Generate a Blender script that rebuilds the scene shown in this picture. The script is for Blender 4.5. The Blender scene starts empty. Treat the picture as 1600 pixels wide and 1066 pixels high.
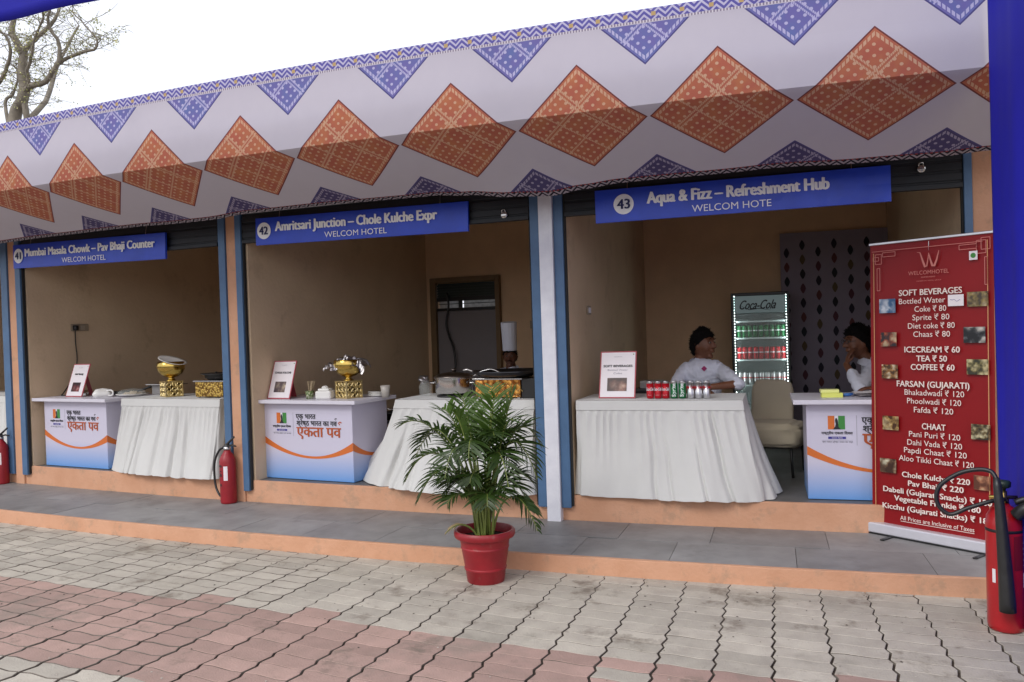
import bpy, math, random
from math import sin, cos, pi, radians, sqrt, atan2, hypot
from mathutils import Vector, Matrix, noise
SC = bpy.context.scene
COL = SC.collection
K = 1.12                      # every top-level object is scaled by this at the end (metres)

# ------------------------------------------------------------------ camera
cam = bpy.data.cameras.new("camera")
cam.sensor_width = 36; cam.lens = 29.072; cam.clip_start = 0.05; cam.clip_end = 3000
camo = bpy.data.objects.new("camera", cam); COL.objects.link(camo)
Rx = Vector((0.938955, 0.342559, -0.031881)); Ux = Vector((0.025238, 0.023834, 0.999397)); Bx = Vector((0.343112, -0.939194, 0.013733))
M = Matrix(((Rx.x, Ux.x, Bx.x, 0), (Rx.y, Ux.y, Bx.y, 0), (Rx.z, Ux.z, Bx.z, 1.5 * K), (0, 0, 0, 1)))
camo.matrix_world = M
SC.camera = camo
# ------------------------------------------------------------------ sky
SUN_EL, SUN_AZ = 40, -24      # sun in front-left of the stalls, behind thin cloud
w = bpy.data.worlds.new("World"); SC.world = w; w.use_nodes = True
nt = w.node_tree
for n in list(nt.nodes): nt.nodes.remove(n)
sky = nt.nodes.new('ShaderNodeTexSky'); sky.sky_type = 'NISHITA'; sky.sun_disc = False
sky.sun_elevation = radians(SUN_EL); sky.sun_rotation = radians(180 + SUN_AZ)
sky.air_density = 1.0; sky.dust_density = 4.0
mx = nt.nodes.new('ShaderNodeMix'); mx.data_type = 'RGBA'; mx.inputs[0].default_value = 0.82
mx.inputs[7].default_value = (9.0, 9.2, 9.9, 1)
bg = nt.nodes.new('ShaderNodeBackground'); bg.inputs[1].default_value = 0.14
wo = nt.nodes.new('ShaderNodeOutputWorld')
nt.links.new(sky.outputs[0], mx.inputs[6]); nt.links.new(mx.outputs[2], bg.inputs[0]); nt.links.new(bg.outputs[0], wo.inputs[0])
# ------------------------------------------------------------------ sun (veiled)
sl = bpy.data.lights.new("sun", 'SUN'); sl.energy = 1.5; sl.angle = radians(24); sl.color = (1, .97, .92)
so = bpy.data.objects.new("sun", sl); COL.objects.link(so); so.location = (-5, -8, 20)
az = radians(SUN_AZ); el = radians(SUN_EL)
sd = Vector((sin(az) * cos(el), -cos(az) * cos(el), sin(el)))
so.rotation_euler = sd.to_track_quat('Z', 'Y').to_euler()
SC.view_settings.view_transform = 'Standard'; SC.view_settings.look = 'None'
SC.view_settings.exposure = 0.0; SC.view_settings.gamma = 1.0
try: SC.view_settings.use_curve_mapping = False
except Exception: pass
SC.cycles.max_bounces = 8; SC.cycles.diffuse_bounces = 5

# ------------------------------------------------------------------ frame of the gently curved row of stalls
BEND = 0.0239425; Y0 = 4.829548; S0 = -2.0
def W(s, d, z):
    a = (s - S0) * BEND; r = 1 / BEND - d
    return Vector((S0 + r * sin(a), Y0 + 1 / BEND - r * cos(a), z))
def ANG(s): return (s - S0) * BEND

# ------------------------------------------------------------------ materials
def srgb(r, g, b):
    f = lambda c: (c / 255) / 12.92 if c / 255 <= .04045 else ((c / 255 + .055) / 1.055) ** 2.4
    return (f(r), f(g), f(b))
MATS = {}
def mat(name, col, rough=.6, metal=0, var=.12, scale=8, bump=.0, bscale=60, spec=.5, coord='Object', var2=None, sheen=0, trans=0, coat=0):
    """procedural principled material: base colour varied by two noises, fine bump"""
    if name in MATS: return MATS[name]
    m = bpy.data.materials.new(name); m.use_nodes = True; t = m.node_tree; N = t.nodes; L = t.links
    b = N['Principled BSDF']
    tc = N.new('ShaderNodeTexCoord'); nz = N.new('ShaderNodeTexNoise'); nz.inputs['Scale'].default_value = scale; nz.inputs['Detail'].default_value = 5
    nz.inputs['Roughness'].default_value = .6
    if coord == 'World':
        gp = N.new('ShaderNodeNewGeometry'); src = gp.outputs['Position']
    else: src = tc.outputs['Object']
    L.new(src, nz.inputs['Vector'])
    rp = N.new('ShaderNodeValToRGB'); rp.color_ramp.elements[0].position = .3; rp.color_ramp.elements[1].position = .7
    c = Vector(col)
    lo = Vector(var2) if var2 else c * (1 - var)
    hi = c * (1 + var * .6)
    rp.color_ramp.elements[0].color = (*lo, 1); rp.color_ramp.elements[1].color = (*[min(x, .95) for x in hi], 1)
    L.new(nz.outputs[0], rp.inputs[0]); L.new(rp.outputs[0], b.inputs['Base Color'])
    b.inputs['Roughness'].default_value = rough; b.inputs['Metallic'].default_value = metal
    b.inputs['Specular IOR Level'].default_value = spec
    if coat: b.inputs['Coat Weight'].default_value = coat; b.inputs['Coat Roughness'].default_value = .15
    if sheen: b.inputs['Sheen Weight'].default_value = sheen
    if bump:
        n2 = N.new('ShaderNodeTexNoise'); n2.inputs['Scale'].default_value = bscale; n2.inputs['Detail'].default_value = 4
        L.new(src, n2.inputs['Vector'])
        bp = N.new('ShaderNodeBump'); bp.inputs['Strength'].default_value = bump; bp.inputs['Distance'].default_value = .01
        L.new(n2.outputs[0], bp.inputs['Height']); L.new(bp.outputs[0], b.inputs['Normal'])
    MATS[name] = m
    return m
class X:
    """tiny expression helper over math nodes"""
    t = None
    def __init__(s, v): s.v = v
    @staticmethod
    def op(o, *a, clamp=False):
        n = X.t.nodes.new('ShaderNodeMath'); n.operation = o; n.use_clamp = clamp
        for i, x in enumerate(a):
            v = x.v if isinstance(x, X) else x
            if isinstance(v, (int, float)): n.inputs[i].default_value = v
            else: X.t.links.new(v, n.inputs[i])
        return X(n.outputs[0])
    def __add__(a, b): return X.op('ADD', a, b)
    __radd__ = __add__
    def __sub__(a, b): return X.op('SUBTRACT', a, b)
    def __rsub__(a, b): return X.op('SUBTRACT', b, a)
    def __mul__(a, b): return X.op('MULTIPLY', a, b)
    __rmul__ = __mul__
    def __truediv__(a, b): return X.op('DIVIDE', a, b)
    def __lt__(a, b): return X.op('LESS_THAN', a, b)
    def __gt__(a, b): return X.op('GREATER_THAN', a, b)
def xabs(a): return X.op('ABSOLUTE', a)
def frac(a): return X.op('FRACT', a)
def xmax(a, b): return X.op('MAXIMUM', a, b)
def xmin(a, b): return X.op('MINIMUM', a, b)
def mixc(t, f, c1, c2):
    n = t.nodes.new('ShaderNodeMix'); n.data_type = 'RGBA'
    for i, x in ((0, f), (6, c1), (7, c2)):
        v = x.v if isinstance(x, X) else x
        if isinstance(v, (tuple, list)): n.inputs[i].default_value = (*v, 1) if len(v) == 3 else v
        elif isinstance(v, (int, float)): n.inputs[i].default_value = v
        else: t.links.new(v, n.inputs[i])
    return X(n.outputs[2])
def emis(name, col, st):
    m = bpy.data.materials.new(name); m.use_nodes = True; t = m.node_tree
    b = t.nodes['Principled BSDF']; b.inputs['Base Color'].default_value = (*col, 1)
    b.inputs['Emission Color'].default_value = (*col, 1); b.inputs['Emission Strength'].default_value = st
    return m
def plain(name, col, rough=.6): return mat(name, col, rough, var=.04, scale=5)

# ------------------------------------------------------------------ object helpers
def tag(o, label=None, cat=None, group=None, kind=None):
    if label: o['label'] = label
    if cat: o['category'] = cat
    if group: o['group'] = group
    if kind: o['kind'] = kind
    return o
def empty(name, s, d, z, rot=0, label=None, cat=None, group=None, kind=None):
    o = bpy.data.objects.new(name, None); COL.objects.link(o); o.empty_display_size = .1
    o.location = W(s, d, z); o.rotation_euler = (0, 0, ANG(s) + rot)
    return tag(o, label, cat, group, kind)
def mesh_obj(name, me, parent=None, loc=(0, 0, 0), rot=(0, 0, 0)):
    o = bpy.data.objects.new(name, me); COL.objects.link(o); o.parent = parent
    o.location = loc; o.rotation_euler = rot
    return o
def dup(root, s=None, d=None, z=None, rot=0, label=None, group=None, loc=None):
    r = root.copy(); COL.objects.link(r)
    for k in ('label', 'group'):
        v = {'label': label, 'group': group}[k]
        if v: r[k] = v
    if loc is not None: r.location = loc
    elif s is not None: r.location = W(s, d, z); r.rotation_euler = (0, 0, ANG(s) + rot)
    def rec(a, b):
        for ch in list(a.children):
            c = ch.copy(); COL.objects.link(c); c.parent = b; rec(ch, c)
    rec(root, r)
    return r
class MB:
    def __init__(s): s.v = []; s.f = []; s.m = []; s.uv = None
    def add(s, vs, fs, mi=0):
        o = len(s.v); s.v += [tuple(x) for x in vs]; s.f += [tuple(i + o for i in f) for f in fs]; s.m += [mi] * len(fs); return s
    def box(s, x0, x1, y0, y1, z0, z1, mi=0, T=None):
        vs = [Vector((x, y, z)) for z in (z0, z1) for y in (y0, y1) for x in (x0, x1)]
        if T: vs = [T @ v for v in vs]
        return s.add(vs, [(0, 2, 3, 1), (4, 5, 7, 6), (0, 1, 5, 4), (2, 6, 7, 3), (0, 4, 6, 2), (1, 3, 7, 5)], mi)
    def sbox(s, s0, s1, d0, d1, z0, z1, mi=0, step=.5, jit=None):
        n = max(1, int(math.ceil((s1 - s0) / step))); vs = []; fs = []
        for i in range(n + 1):
            q = s0 + (s1 - s0) * i / n
            j = jit(q) if jit else 0
            vs += [W(q, d0, z0), W(q, d1, z0), W(q, d1, z1), W(q, d0 + (j if jit else 0), z1 + (j if jit else 0) * .6)]
        for i in range(n):
            a = i * 4; b = a + 4
            fs += [(a, b, b + 3, a + 3), (a + 3, b + 3, b + 2, a + 2), (a + 2, b + 2, b + 1, a + 1), (a + 1, b + 1, b, a)]
        fs += [(0, 3, 2, 1), (n * 4, n * 4 + 1, n * 4 + 2, n * 4 + 3)]
        return s.add(vs, fs, mi)
    def tube(s, pts, rad, n=8, mi=0, cap=True):
        pts = [Vector(p) for p in pts]
        if not isinstance(rad, (list, tuple)): rad = [rad] * len(pts)
        vs = []; fs = []; up = None
        for i, p in enumerate(pts):
            t = (pts[min(i + 1, len(pts) - 1)] - pts[max(i - 1, 0)])
            t = t.normalized() if t.length > 1e-9 else Vector((0, 0, 1))
            if up is None: up = Vector((0, 0, 1)) if abs(t.z) < .9 else Vector((1, 0, 0))
            sx = t.cross(up); sx = sx.normalized() if sx.length > 1e-6 else Vector((1, 0, 0)); up = sx.cross(t).normalized()
            for k in range(n):
                a = 2 * pi * k / n; vs.append(p + (sx * cos(a) + up * sin(a)) * rad[i])
        for i in range(len(pts) - 1):
            for k in range(n):
                a = i * n + k; b = i * n + (k + 1) % n; fs.append((a, b, b + n, a + n))
        if cap: fs.append(tuple(range(n - 1, -1, -1))); fs.append(tuple((len(pts) - 1) * n + k for k in range(n)))
        return s.add(vs, fs, mi)
    def lathe(s, prof, n=24, c=(0, 0, 0), mi=0, T=None, fn=None):
        vs = []; fs = []; m = len(prof)
        for r, z in prof:
            for k in range(n):
                a = 2 * pi * k / n; rr = r * (fn(a, z) if fn else 1)
                v = Vector((rr * cos(a), rr * sin(a), z))
                if T: v = T @ v
                vs.append(v + Vector(c))
        for i in range(m - 1):
            for k in range(n):
                a = i * n + k; b = i * n + (k + 1) % n; fs.append((a, b, b + n, a + n))
        if prof[0][0] > 1e-4: fs.append(tuple(range(n - 1, -1, -1)))
        if prof[-1][0] > 1e-4: fs.append(tuple((m - 1) * n + k for k in range(n)))
        return s.add(vs, fs, mi)
    def ell(s, c, r, n=16, m=10, mi=0, T=None, fn=None):
        vs = []; fs = []
        for i in range(m + 1):
            th = pi * i / m
            for k in range(n):
                ph = 2 * pi * k / n
                v = Vector((sin(th) * cos(ph), sin(th) * sin(ph), cos(th)))
                if fn: v = fn(v)
                v = Vector((v.x * r[0], v.y * r[1], v.z * r[2]))
                if T: v = T @ v
                vs.append(v + Vector(c))
        for i in range(m):
            for k in range(n):
                a = i * n + k; b = i * n + (k + 1) % n; fs.append((a, a + n, b + n, b))
        return s.add(vs, fs, mi)
    def poly(s, pts, y0, y1, mi=0):
        """closed outline in XZ extruded between y0 (front) and y1"""
        n = len(pts); vs = [(x, y0, z) for x, z in pts] + [(x, y1, z) for x, z in pts]
        fs = [tuple(range(n)), tuple(range(2 * n - 1, n - 1, -1))] + [(i, i + n, (i + 1) % n + n, (i + 1) % n) for i in range(n)]
        return s.add(vs, fs, mi)
    def strip(s, pts, wd, y, mi=0):
        """flat ribbon in the XZ plane"""
        n = len(pts); vs = []
        for i, (x, z) in enumerate(pts):
            a = pts[max(i - 1, 0)]; b = pts[min(i + 1, n - 1)]; t = Vector((b[0] - a[0], b[1] - a[1]))
            t = t.normalized() if t.length > 0 else Vector((1, 0)); ww = wd[i] if isinstance(wd, (list, tuple)) else wd
            vs += [(x - t.y * ww / 2, y, z + t.x * ww / 2), (x + t.y * ww / 2, y, z - t.x * ww / 2)]
        return s.add(vs, [(2 * i, 2 * i + 1, 2 * i + 3, 2 * i + 2) for i in range(n - 1)], mi)
    def mesh(s, name, mats, smooth=False, off=None, weld=False):
        vs = s.v if off is None else [tuple(Vector(v) - off) for v in s.v]
        me = bpy.data.meshes.new(name); me.from_pydata(vs, [], s.f); me.update()
        for m in (mats if isinstance(mats, (list, tuple)) else [mats]): me.materials.append(m)
        if len(set(s.m)) > 1 or (s.m and s.m[0]): me.polygons.foreach_set('material_index', s.m)
        if smooth: me.polygons.foreach_set('use_smooth', [True] * len(me.polygons))
        if s.uv:
            l = me.uv_layers.new(name='UVMap')
            for lp in me.loops: l.data[lp.index].uv = s.uv[lp.vertex_index]
        return me
    def build(s, name, mats, parent=None, smooth=False, world=False, bevel=0, loc=(0, 0, 0), rot=(0, 0, 0), seg=2, auto=False):
        off = parent.location.copy() if (world and parent) else None
        o = mesh_obj(name, s.mesh(name, mats, smooth, off), parent, loc, rot)
        if bevel:
            b = o.modifiers.new('bevel', 'BEVEL'); b.width = bevel; b.segments = seg; b.limit_method = 'ANGLE'; b.angle_limit = radians(40)
        if auto:
            try:
                o.data.set_sharp_from_angle(angle=radians(40))
            except Exception: pass
        return o
# --- text -------------------------------------------------------------
TCACHE = {}
def glyphs(body, bold=0, res=3):
    key = (body, bold, res)
    if key in TCACHE: return TCACHE[key]
    cu = bpy.data.curves.new('t', 'FONT'); cu.body = body; cu.resolution_u = res; cu.offset = bold; cu.fill_mode = 'FRONT'
    o = bpy.data.objects.new('t', cu); me = bpy.data.meshes.new_from_object(o)
    vs = [(v.co.x, v.co.y) for v in me.vertices]; fs = [tuple(p.vertices) for p in me.polygons]
    bpy.data.objects.remove(o); bpy.data.curves.remove(cu); bpy.data.meshes.remove(me)
    TCACHE[key] = (vs, fs); return TCACHE[key]
CAP = max(v[1] for v in glyphs('H')[0])
def lettering(parent, body, x0, x1, z, cap, m, y=-.002, bold=0, name='lettering', shear=0, wrap=0, vert=False, T=None, capg=None):
    """text between x0 and x1, baseline z, capital height cap, in the local XZ plane, facing -Y"""
    vs, fs = glyphs(body)
    if bold:
        V2 = []; F2 = []
        for n_, (ox, oy) in enumerate(((0, 0), (-bold, 0), (bold, 0), (-bold * .5, bold * .3), (bold * .5, -bold * .3))):
            F2 += [tuple(i + len(V2) for i in f) for f in fs]; V2 += [(q[0] + ox, q[1] + oy, n_ * .0007) for q in vs]
        vs, fs = V2, F2
    else: vs = [(q[0], q[1], 0) for q in vs]
    a = min(v[0] for v in vs); b = max(v[0] for v in vs); sx = (x1 - x0) / (b - a); sz = cap / (capg or CAP); out = []
    for vx, vy, lay in vs:
        px = x0 + (vx - a) * sx + shear * vy * sz; pz = z + vy * sz
        if False: pass
        if wrap: p = Vector(((wrap + lay) * sin(px / wrap), -(wrap + lay) * cos(px / wrap), pz))
        else: p = Vector((px, y - lay, pz))
        out.append(T @ p if T else p)
    mb = MB(); mb.add(out, fs)
    return mb.build(name, m, parent)
def ink(name, c): return plain('ink_' + name, c, .55)
# --- evaluated (modifier) meshes ---------------------------------------
def voxelize(mb, name, mats, parent, vox=.006, smooth=4):
    me = mb.mesh(name, mats); o = bpy.data.objects.new(name, me); COL.objects.link(o)
    r = o.modifiers.new('r', 'REMESH'); r.mode = 'VOXEL'; r.voxel_size = vox; r.use_smooth_shade = True
    if smooth:
        s_ = o.modifiers.new('s', 'SMOOTH'); s_.iterations = smooth; s_.factor = .5
    dg = bpy.context.evaluated_depsgraph_get(); dg.update()
    nm = bpy.data.meshes.new_from_object(o.evaluated_get(dg)); nm.name = name
    bpy.data.objects.remove(o)
    if not nm.materials:
        nm.materials.append(mats)
    if name == 'shirt':
        no = [v.normal.copy() for v in nm.vertices]
        for v, n_ in zip(nm.vertices, no):
            c_ = v.co; q = noise.noise(Vector((c_.x * 9 + 3, c_.y * 9, c_.z * 26))) ; q2 = noise.noise(Vector((c_.x * 22, c_.y * 22, c_.z * 9 + c_.x * 20)))
            v.co = c_ + n_ * (.013 * (.35 - abs(q) ** .6) + .010 * (.3 - abs(q2) ** .6))
    nm.polygons.foreach_set('use_smooth', [True] * len(nm.polygons))
    return mesh_obj(name, nm, parent)
def nz(x, y=0, z=0): return noise.noise(Vector((x, y, z)))

# ================================================================== MATERIALS
m_peach = mat('peach_paint', srgb(206, 158, 128), .75, var=.0, var2=srgb(194, 144, 112), scale=3.5, bump=.35, bscale=40, coord='World')
def dirt(m, amount=.5, sc=6, col=(.06, .05, .04), thr=.62):
    """stains with a shape of their own, added over the base colour"""
    t = m.node_tree; b = t.nodes['Principled BSDF']; l = b.inputs['Base Color'].links[0].from_socket
    g = t.nodes.new('ShaderNodeNewGeometry'); n = t.nodes.new('ShaderNodeTexNoise'); n.inputs['Scale'].default_value = sc; n.inputs['Detail'].default_value = 8
    n.inputs['Roughness'].default_value = .7
    t.links.new(g.outputs['Position'], n.inputs['Vector'])
    r = t.nodes.new('ShaderNodeValToRGB'); r.color_ramp.elements[0].position = thr; r.color_ramp.elements[1].position = thr + .1
    r.color_ramp.elements[0].color = (0, 0, 0, 1); r.color_ramp.elements[1].color = (amount,) * 3 + (1,)
    t.links.new(n.outputs[0], r.inputs[0]); o = mixc(t, X(r.outputs[0]), X(l), col); t.links.new(o.v, b.inputs['Base Color'])
    return m
dirt(m_peach, .4, 5, (.3, .22, .15), .54); dirt(m_peach, .6, 24, (.12, .08, .06), .66)
m_wall = mat('beige_plaster', srgb(214, 190, 160), .85, var=.0, var2=srgb(202, 178, 148), scale=2, bump=.25, bscale=30, coord='World')
m_back = mat('tan_plaster', srgb(222, 188, 152), .85, var=.12, scale=2, bump=.2, bscale=30, coord='World')
m_ceil = mat('ceiling_plaster', srgb(190, 172, 150), .9, var=.1, scale=2, coord='World')
m_blue = mat('blue_steel_paint', srgb(74, 106, 142), .45, var=.12, scale=9, bump=.1, coord='World')
dirt(m_blue, .7, 14, srgb(140, 160, 180), .66)
m_navy = mat('navy_shutter', srgb(18, 23, 32), .5, var=.3, scale=12, coord='World')
m_white_post = mat('white_gloss_paint', srgb(228, 229, 236), .35, var=.0, var2=srgb(214, 215, 224), scale=10, bump=.15, bscale=25, coord='World')
dirt(m_white_post, .8, 22, (.05, .05, .06), .72)
m_rubber = plain('black_rubber', (.012, .012, .013), .7)
m_stone = mat('kota_stone', srgb(140, 139, 139), .5, var=.22, scale=4, bump=.2, bscale=14, coord='World')
m_floor = mat('stall_floor', (.13, .125, .12), .5, var=.3, scale=3, coord='World')
m_dirtg = mat('joint_sand', (.085, .062, .048), .95, var=.3, scale=20, bump=.4, coord='World')
m_cloth = mat('white_cloth', srgb(204, 204, 202), .9, var=.03, scale=5, bump=.12, bscale=220, sheen=.2)
m_white = plain('white_paint', srgb(226, 224, 232), .4)
m_steel = mat('steel', (.62, .61, .6), .2, 1, var=.1, scale=3)
m_brass = mat('brass', (.62, .44, .12), .2, 1, var=.15, scale=6)
m_black = plain('black_satin', (.015, .015, .016), .4)
m_red = mat('red_enamel', srgb(172, 22, 30), .3, var=.12, scale=8, coat=.3)
m_foil = mat('foil', (.42, .4, .4), .34, 1, var=.1, scale=10)
m_china = plain('white_china', (.78, .77, .74), .25)
m_glass = bpy.data.materials.new('clear_glass'); m_glass.use_nodes = True
_t = m_glass.node_tree; _b = _t.nodes['Principled BSDF']; _b.inputs['Roughness'].default_value = .05; _b.inputs['Base Color'].default_value = (.9, .95, .93, 1)
_b.inputs['Alpha'].default_value = .14

# wall scuffs are added below
def rand_tint(m, lo, hi):
    t = m.node_tree; b = t.nodes['Principled BSDF']; l = b.inputs['Base Color'].links[0].from_socket
    oi = t.nodes.new('ShaderNodeObjectInfo'); isl = t.nodes.new('ShaderNodeNewGeometry'); X.t = t
    r = frac(X(oi.outputs['Random']) * 7.13 + X(isl.outputs['Random Per Island']) * 3.71)
    mr = r * (hi - lo) + lo
    n = t.nodes.new('ShaderNodeVectorMath'); n.operation = 'SCALE'; t.links.new(l, n.inputs[0]); t.links.new(mr.v, n.inputs['Scale'])
    t.links.new(n.outputs[0], b.inputs['Base Color'])
dirt(m_wall, .3, 2.2, srgb(150, 126, 100), .56); dirt(m_wall, .4, 13, srgb(120, 100, 80), .68)
rand_tint(m_stone, .86, 1.08)
dirt(m_stone, .35, 3, srgb(92, 88, 86), .55)
dirt(m_stone, .6, 16, srgb(190, 190, 188), .76)

# ================================================================== GROUND
gr = MB(); gr.add([(-400, -400, -.014), (400, -400, -.014), (400, 600, -.014), (-400, 600, -.014)], [(0, 1, 2, 3)])
ground = gr.build('ground', m_dirtg); tag(ground, kind='structure')
m_joint = mat('joint_dirt', (.27, .235, .2), .95, var=0, var2=(.055, .04, .032), scale=2.6, coord='World')
def paver_mat(name, c, c2):
    m = mat(name, c, .82, var=0, var2=c2, scale=7, bump=.4, bscale=90, coord='World')
    rand_tint(m, .84, 1.1)
    dirt(m, .35, 1.3, (.24, .21, .15), .56)      # mossy discolouring
    dirt(m, .75, 2.6, (.16, .125, .10), .565); dirt(m, .5, .9, (.2, .18, .15), .55)    # damp dark patches
    dirt(m, .6, 38, (.08, .07, .06), .68)
    return m
m_pgrey = paver_mat('grey_paver', srgb(188, 181, 168), srgb(170, 162, 151))
m_ppink = paver_mat('pink_paver', srgb(176, 146, 136), srgb(160, 134, 124))
PW, PD = .2415, .1165
def paver_mb(rng, g=.0022, skew=0, wave=.0045):
    w_, d_ = PW / 2, PD / 2; t = .015; k = wave; gy = .0018
    j = lambda: rng.uniform(-.0009, .0009)
    o = [(-w_ + g, -d_ + gy), (-w_ * .5, -d_ + gy + k), (0, -d_ + gy), (w_ * .5, -d_ + gy - k), (w_ - g, -d_ + gy),
         (w_ - g + t, d_ * .3), (w_ - g, d_ - gy), (w_ * .5, d_ - gy - k), (0, d_ - gy), (-w_ * .5, d_ - gy + k), (-w_ + g, d_ - gy), (-w_ + g + t, d_ * .3)]
    o = [(x + j(), y + j()) for x, y in o]; n = len(o); b = .0025
    inn = []
    for x, y in o: inn.append((x - math.copysign(b, x) * (1 if abs(x) > w_ * .7 else 0), y - math.copysign(b, y)))
    vs = [(x, y + skew * x, -.016) for x, y in o] + [(x, y + skew * x, -.0018) for x, y in o] + [(x, y + skew * x, 0) for x, y in inn]
    fs = [(i, (i + 1) % n, (i + 1) % n + n, i + n) for i in range(n)] + [(i + n, (i + 1) % n + n, (i + 1) % n + 2 * n, i + 2 * n) for i in range(n)]
    fs += [tuple(range(2 * n, 3 * n))]
    return vs, fs, n
rng = random.Random(11)
variants = [paver_mb(rng, wave=.0085) for _ in range(6)] + [paver_mb(rng, skew=-.075, wave=.0065) for _ in range(6)]
pmesh = {}
for mi, mm in (('g', m_pgrey), ('p', m_ppink)):
    for vi, (vs, fs, n_) in enumerate(variants):
        nd = 2 * n_ if vi < 6 else n_          # sides (and the worn arris where the joints are open) hold dirt
        mb = MB(); mb.add(vs, fs[:nd], 1); mb.add(vs, fs[nd:], 0); pmesh[mi, vi] = mb.mesh('paver', [mm, m_joint])
def sh(s): return 0.0 if s < -3 else -.075 * (s + 3)
Fv = -Bx; camp = Vector((0, 0, 1.5))
def pix(p):
    q = p - camp; z = q.dot(Fv)
    if z < .1: return None
    f = 1292.1
    return 800 + f * q.dot(Rx) / z, 533 - f * q.dot(Ux) / z, z
paving = tag(bpy.data.objects.new('paving', None), kind='structure'); COL.objects.link(paving); paving.location = W(-2, -1, 0)
cells = []
for i in range(-62, 28):
    s = -.256 + PW * (i + .5); coff = 0
    for j in range(-3, 34):
        d = -(j + .5) * PD + sh(s) + coff - .0
        if d > .1 or d < -3.6: continue
        pk = 9 <= j < 17
        if rng.random() < .02 and j > 7: pk = not pk
        p = W(s, d, 0); px = pix(p); vis = -1
        if px and -30 < px[0] < 1610 and px[1] < 1085 and d < -.03: vis = 1 / px[2]
        cells.append((vis, s, d, j, pk))
cells.sort(key=lambda c: -c[0])
far = MB()
for n_, (vis, s, d, j, pk) in enumerate(cells):
    vi = rng.randrange(6) + (6 if s > -3 else 0); rz = ANG(s) + rng.uniform(-.004, .004)
    tilt = (rng.uniform(-.005, .005), rng.uniform(-.004, .004)); zz = rng.uniform(-.0012, .0012)
    if n_ < 300 and vis > 0:
        o = bpy.data.objects.new('paver', pmesh['p' if pk else 'g', vi]); COL.objects.link(o); o.parent = paving
        o.location = W(s, d, zz) - paving.location; o.rotation_euler = (tilt[0], tilt[1], rz)
    else:
        T = Matrix.Translation(W(s, d, zz)) @ Matrix.Rotation(rz, 4, 'Z') @ Matrix.Rotation(tilt[0], 4, 'X')
        vs, fs, n2 = variants[vi]; nd = 2 * n2 if vi < 6 else n2; TV = [T @ Vector(v) for v in vs]; far.add(TV, fs[nd:], 1 if pk else 0); far.add(TV, fs[:nd], 2)
o = far.build('paver_rows', [m_pgrey, m_ppink, m_joint], paving, world=True); tag(o, kind='stuff')

mb = MB(); drng = random.Random(8)
for k in range(420):
    s = drng.uniform(-5.5, .8); d = -abs(drng.gauss(0, .5)) - .02 if drng.random() < .6 else drng.uniform(-2.2, -.02)
    c = W(s, d, .001); r_ = drng.uniform(.0025, .008); n_ = 5; a0 = drng.uniform(0, 6)
    ring = [c + Vector((r_ * drng.uniform(.6, 1.2) * cos(a0 + q * 2 * pi / n_), r_ * drng.uniform(.6, 1.2) * sin(a0 + q * 2 * pi / n_), 0)) for q in range(n_)]
    mb.add(ring + [c + Vector((0, 0, r_ * .5))], [(q, (q + 1) % n_, n_) for q in range(n_)], drng.randrange(2))
o = mb.build('gravel', [plain('grit_dark', (.09, .075, .06), .9), plain('grit_pale', (.42, .38, .33), .9)]); tag(o, kind='stuff', label='loose grit and crumbs scattered on the paving along the kerb')
# raised walkway: kerb, stone slabs
walk = tag(bpy.data.objects.new('walkway', None), kind='structure'); COL.objects.link(walk); walk.location = W(-3, 0, 0)
mb = MB(); mb.sbox(-11, 1.6, .03, .93, -.02, .094, step=.5); mb.build('base', m_dirtg, walk, world=True)
kj = lambda q: .006 * nz(q * 2.3, 5) + .004 * nz(q * 9, 2)
mb = MB(); mb.sbox(-11, 1.6, 0, .034, -.02, .1055, step=.06, jit=kj); mb.build('kerb', m_peach, walk, world=True, bevel=.004)
q = -10.9; row0 = []
while q < 1.5:
    w_ = rng.choice([.55, .6, .66, .72]); row0.append((q, q + w_)); q += w_
for (a, b) in row0:
    m1 = .036 + .44 + rng.uniform(-.015, .015)
    for d0, d1 in ((.0365, m1), (m1 + .003, .921)):
        sh_ = .0 if d0 < .1 else .2
        c = W((a + b) / 2 + sh_, (d0 + d1) / 2, 0); zt = .104 + rng.uniform(-.0012, .0012)
        s_ = MB(); s_.sbox(a + sh_ + .0016, b + sh_ - .0016, d0, d1, .08, zt, step=.4)
        pr = s_.build('stone_slab', m_stone, walk, world=True)

# ================================================================== BUILDING
bld = empty('stall_building', -3, 1, 0, label='long single storey row of stalls with peach walls and blue shutter frames', cat='building')
bld.rotation_euler = (0, 0, 0)
L_, R_ = -10.9, 1.6
walls = [(-10.95, -10.7), (-7.86, -7.535), (-4.82, -4.558), (-1.89, -1.656), (.985, 1.3)]
for a, b in walls:
    mb = MB(); mb.sbox(a, b, .99, 4.0, .25, 2.86)
    e = .028
    if a > -10.9: mb.sbox(a, a + e, .94, .9899, .25, 2.5); mb.sbox(b - e, b, .94, .9899, .25, 2.5)
    mb.build('partition_wall', m_wall, bld, world=True)
mb = MB()
mb.sbox(L_, -4.39, 4.003, 4.2, .0, 2.86); mb.sbox(-3.55, R_, 4.003, 4.2, .0, 2.86)
mb.sbox(-4.39, -3.55, 4.003, 4.2, .0, 1.77); mb.sbox(-4.39, -3.55, 4.003, 4.2, 2.06, 2.86); mb.build('back_wall', m_back, bld, world=True)
mb = MB(); mb.sbox(L_, R_, -.0, 4.35, 2.863, 2.98); mb.build('roof', m_ceil, bld, world=True)  # unseen front overhang added to keep back light off the lower awning cloth
mb = MB(); mb.sbox(L_, R_, .992, 1.2, 2.42, 2.86); mb.build('lintel', m_peach, bld, world=True)
mb = MB(); mb.sbox(L_, R_, .957, 4.0, .0, .283); mb.build('floor', m_floor, bld, world=True)
pj = lambda q: .008 * nz(q * 1.7, 9) + .004 * nz(q * 7, 3)
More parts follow.
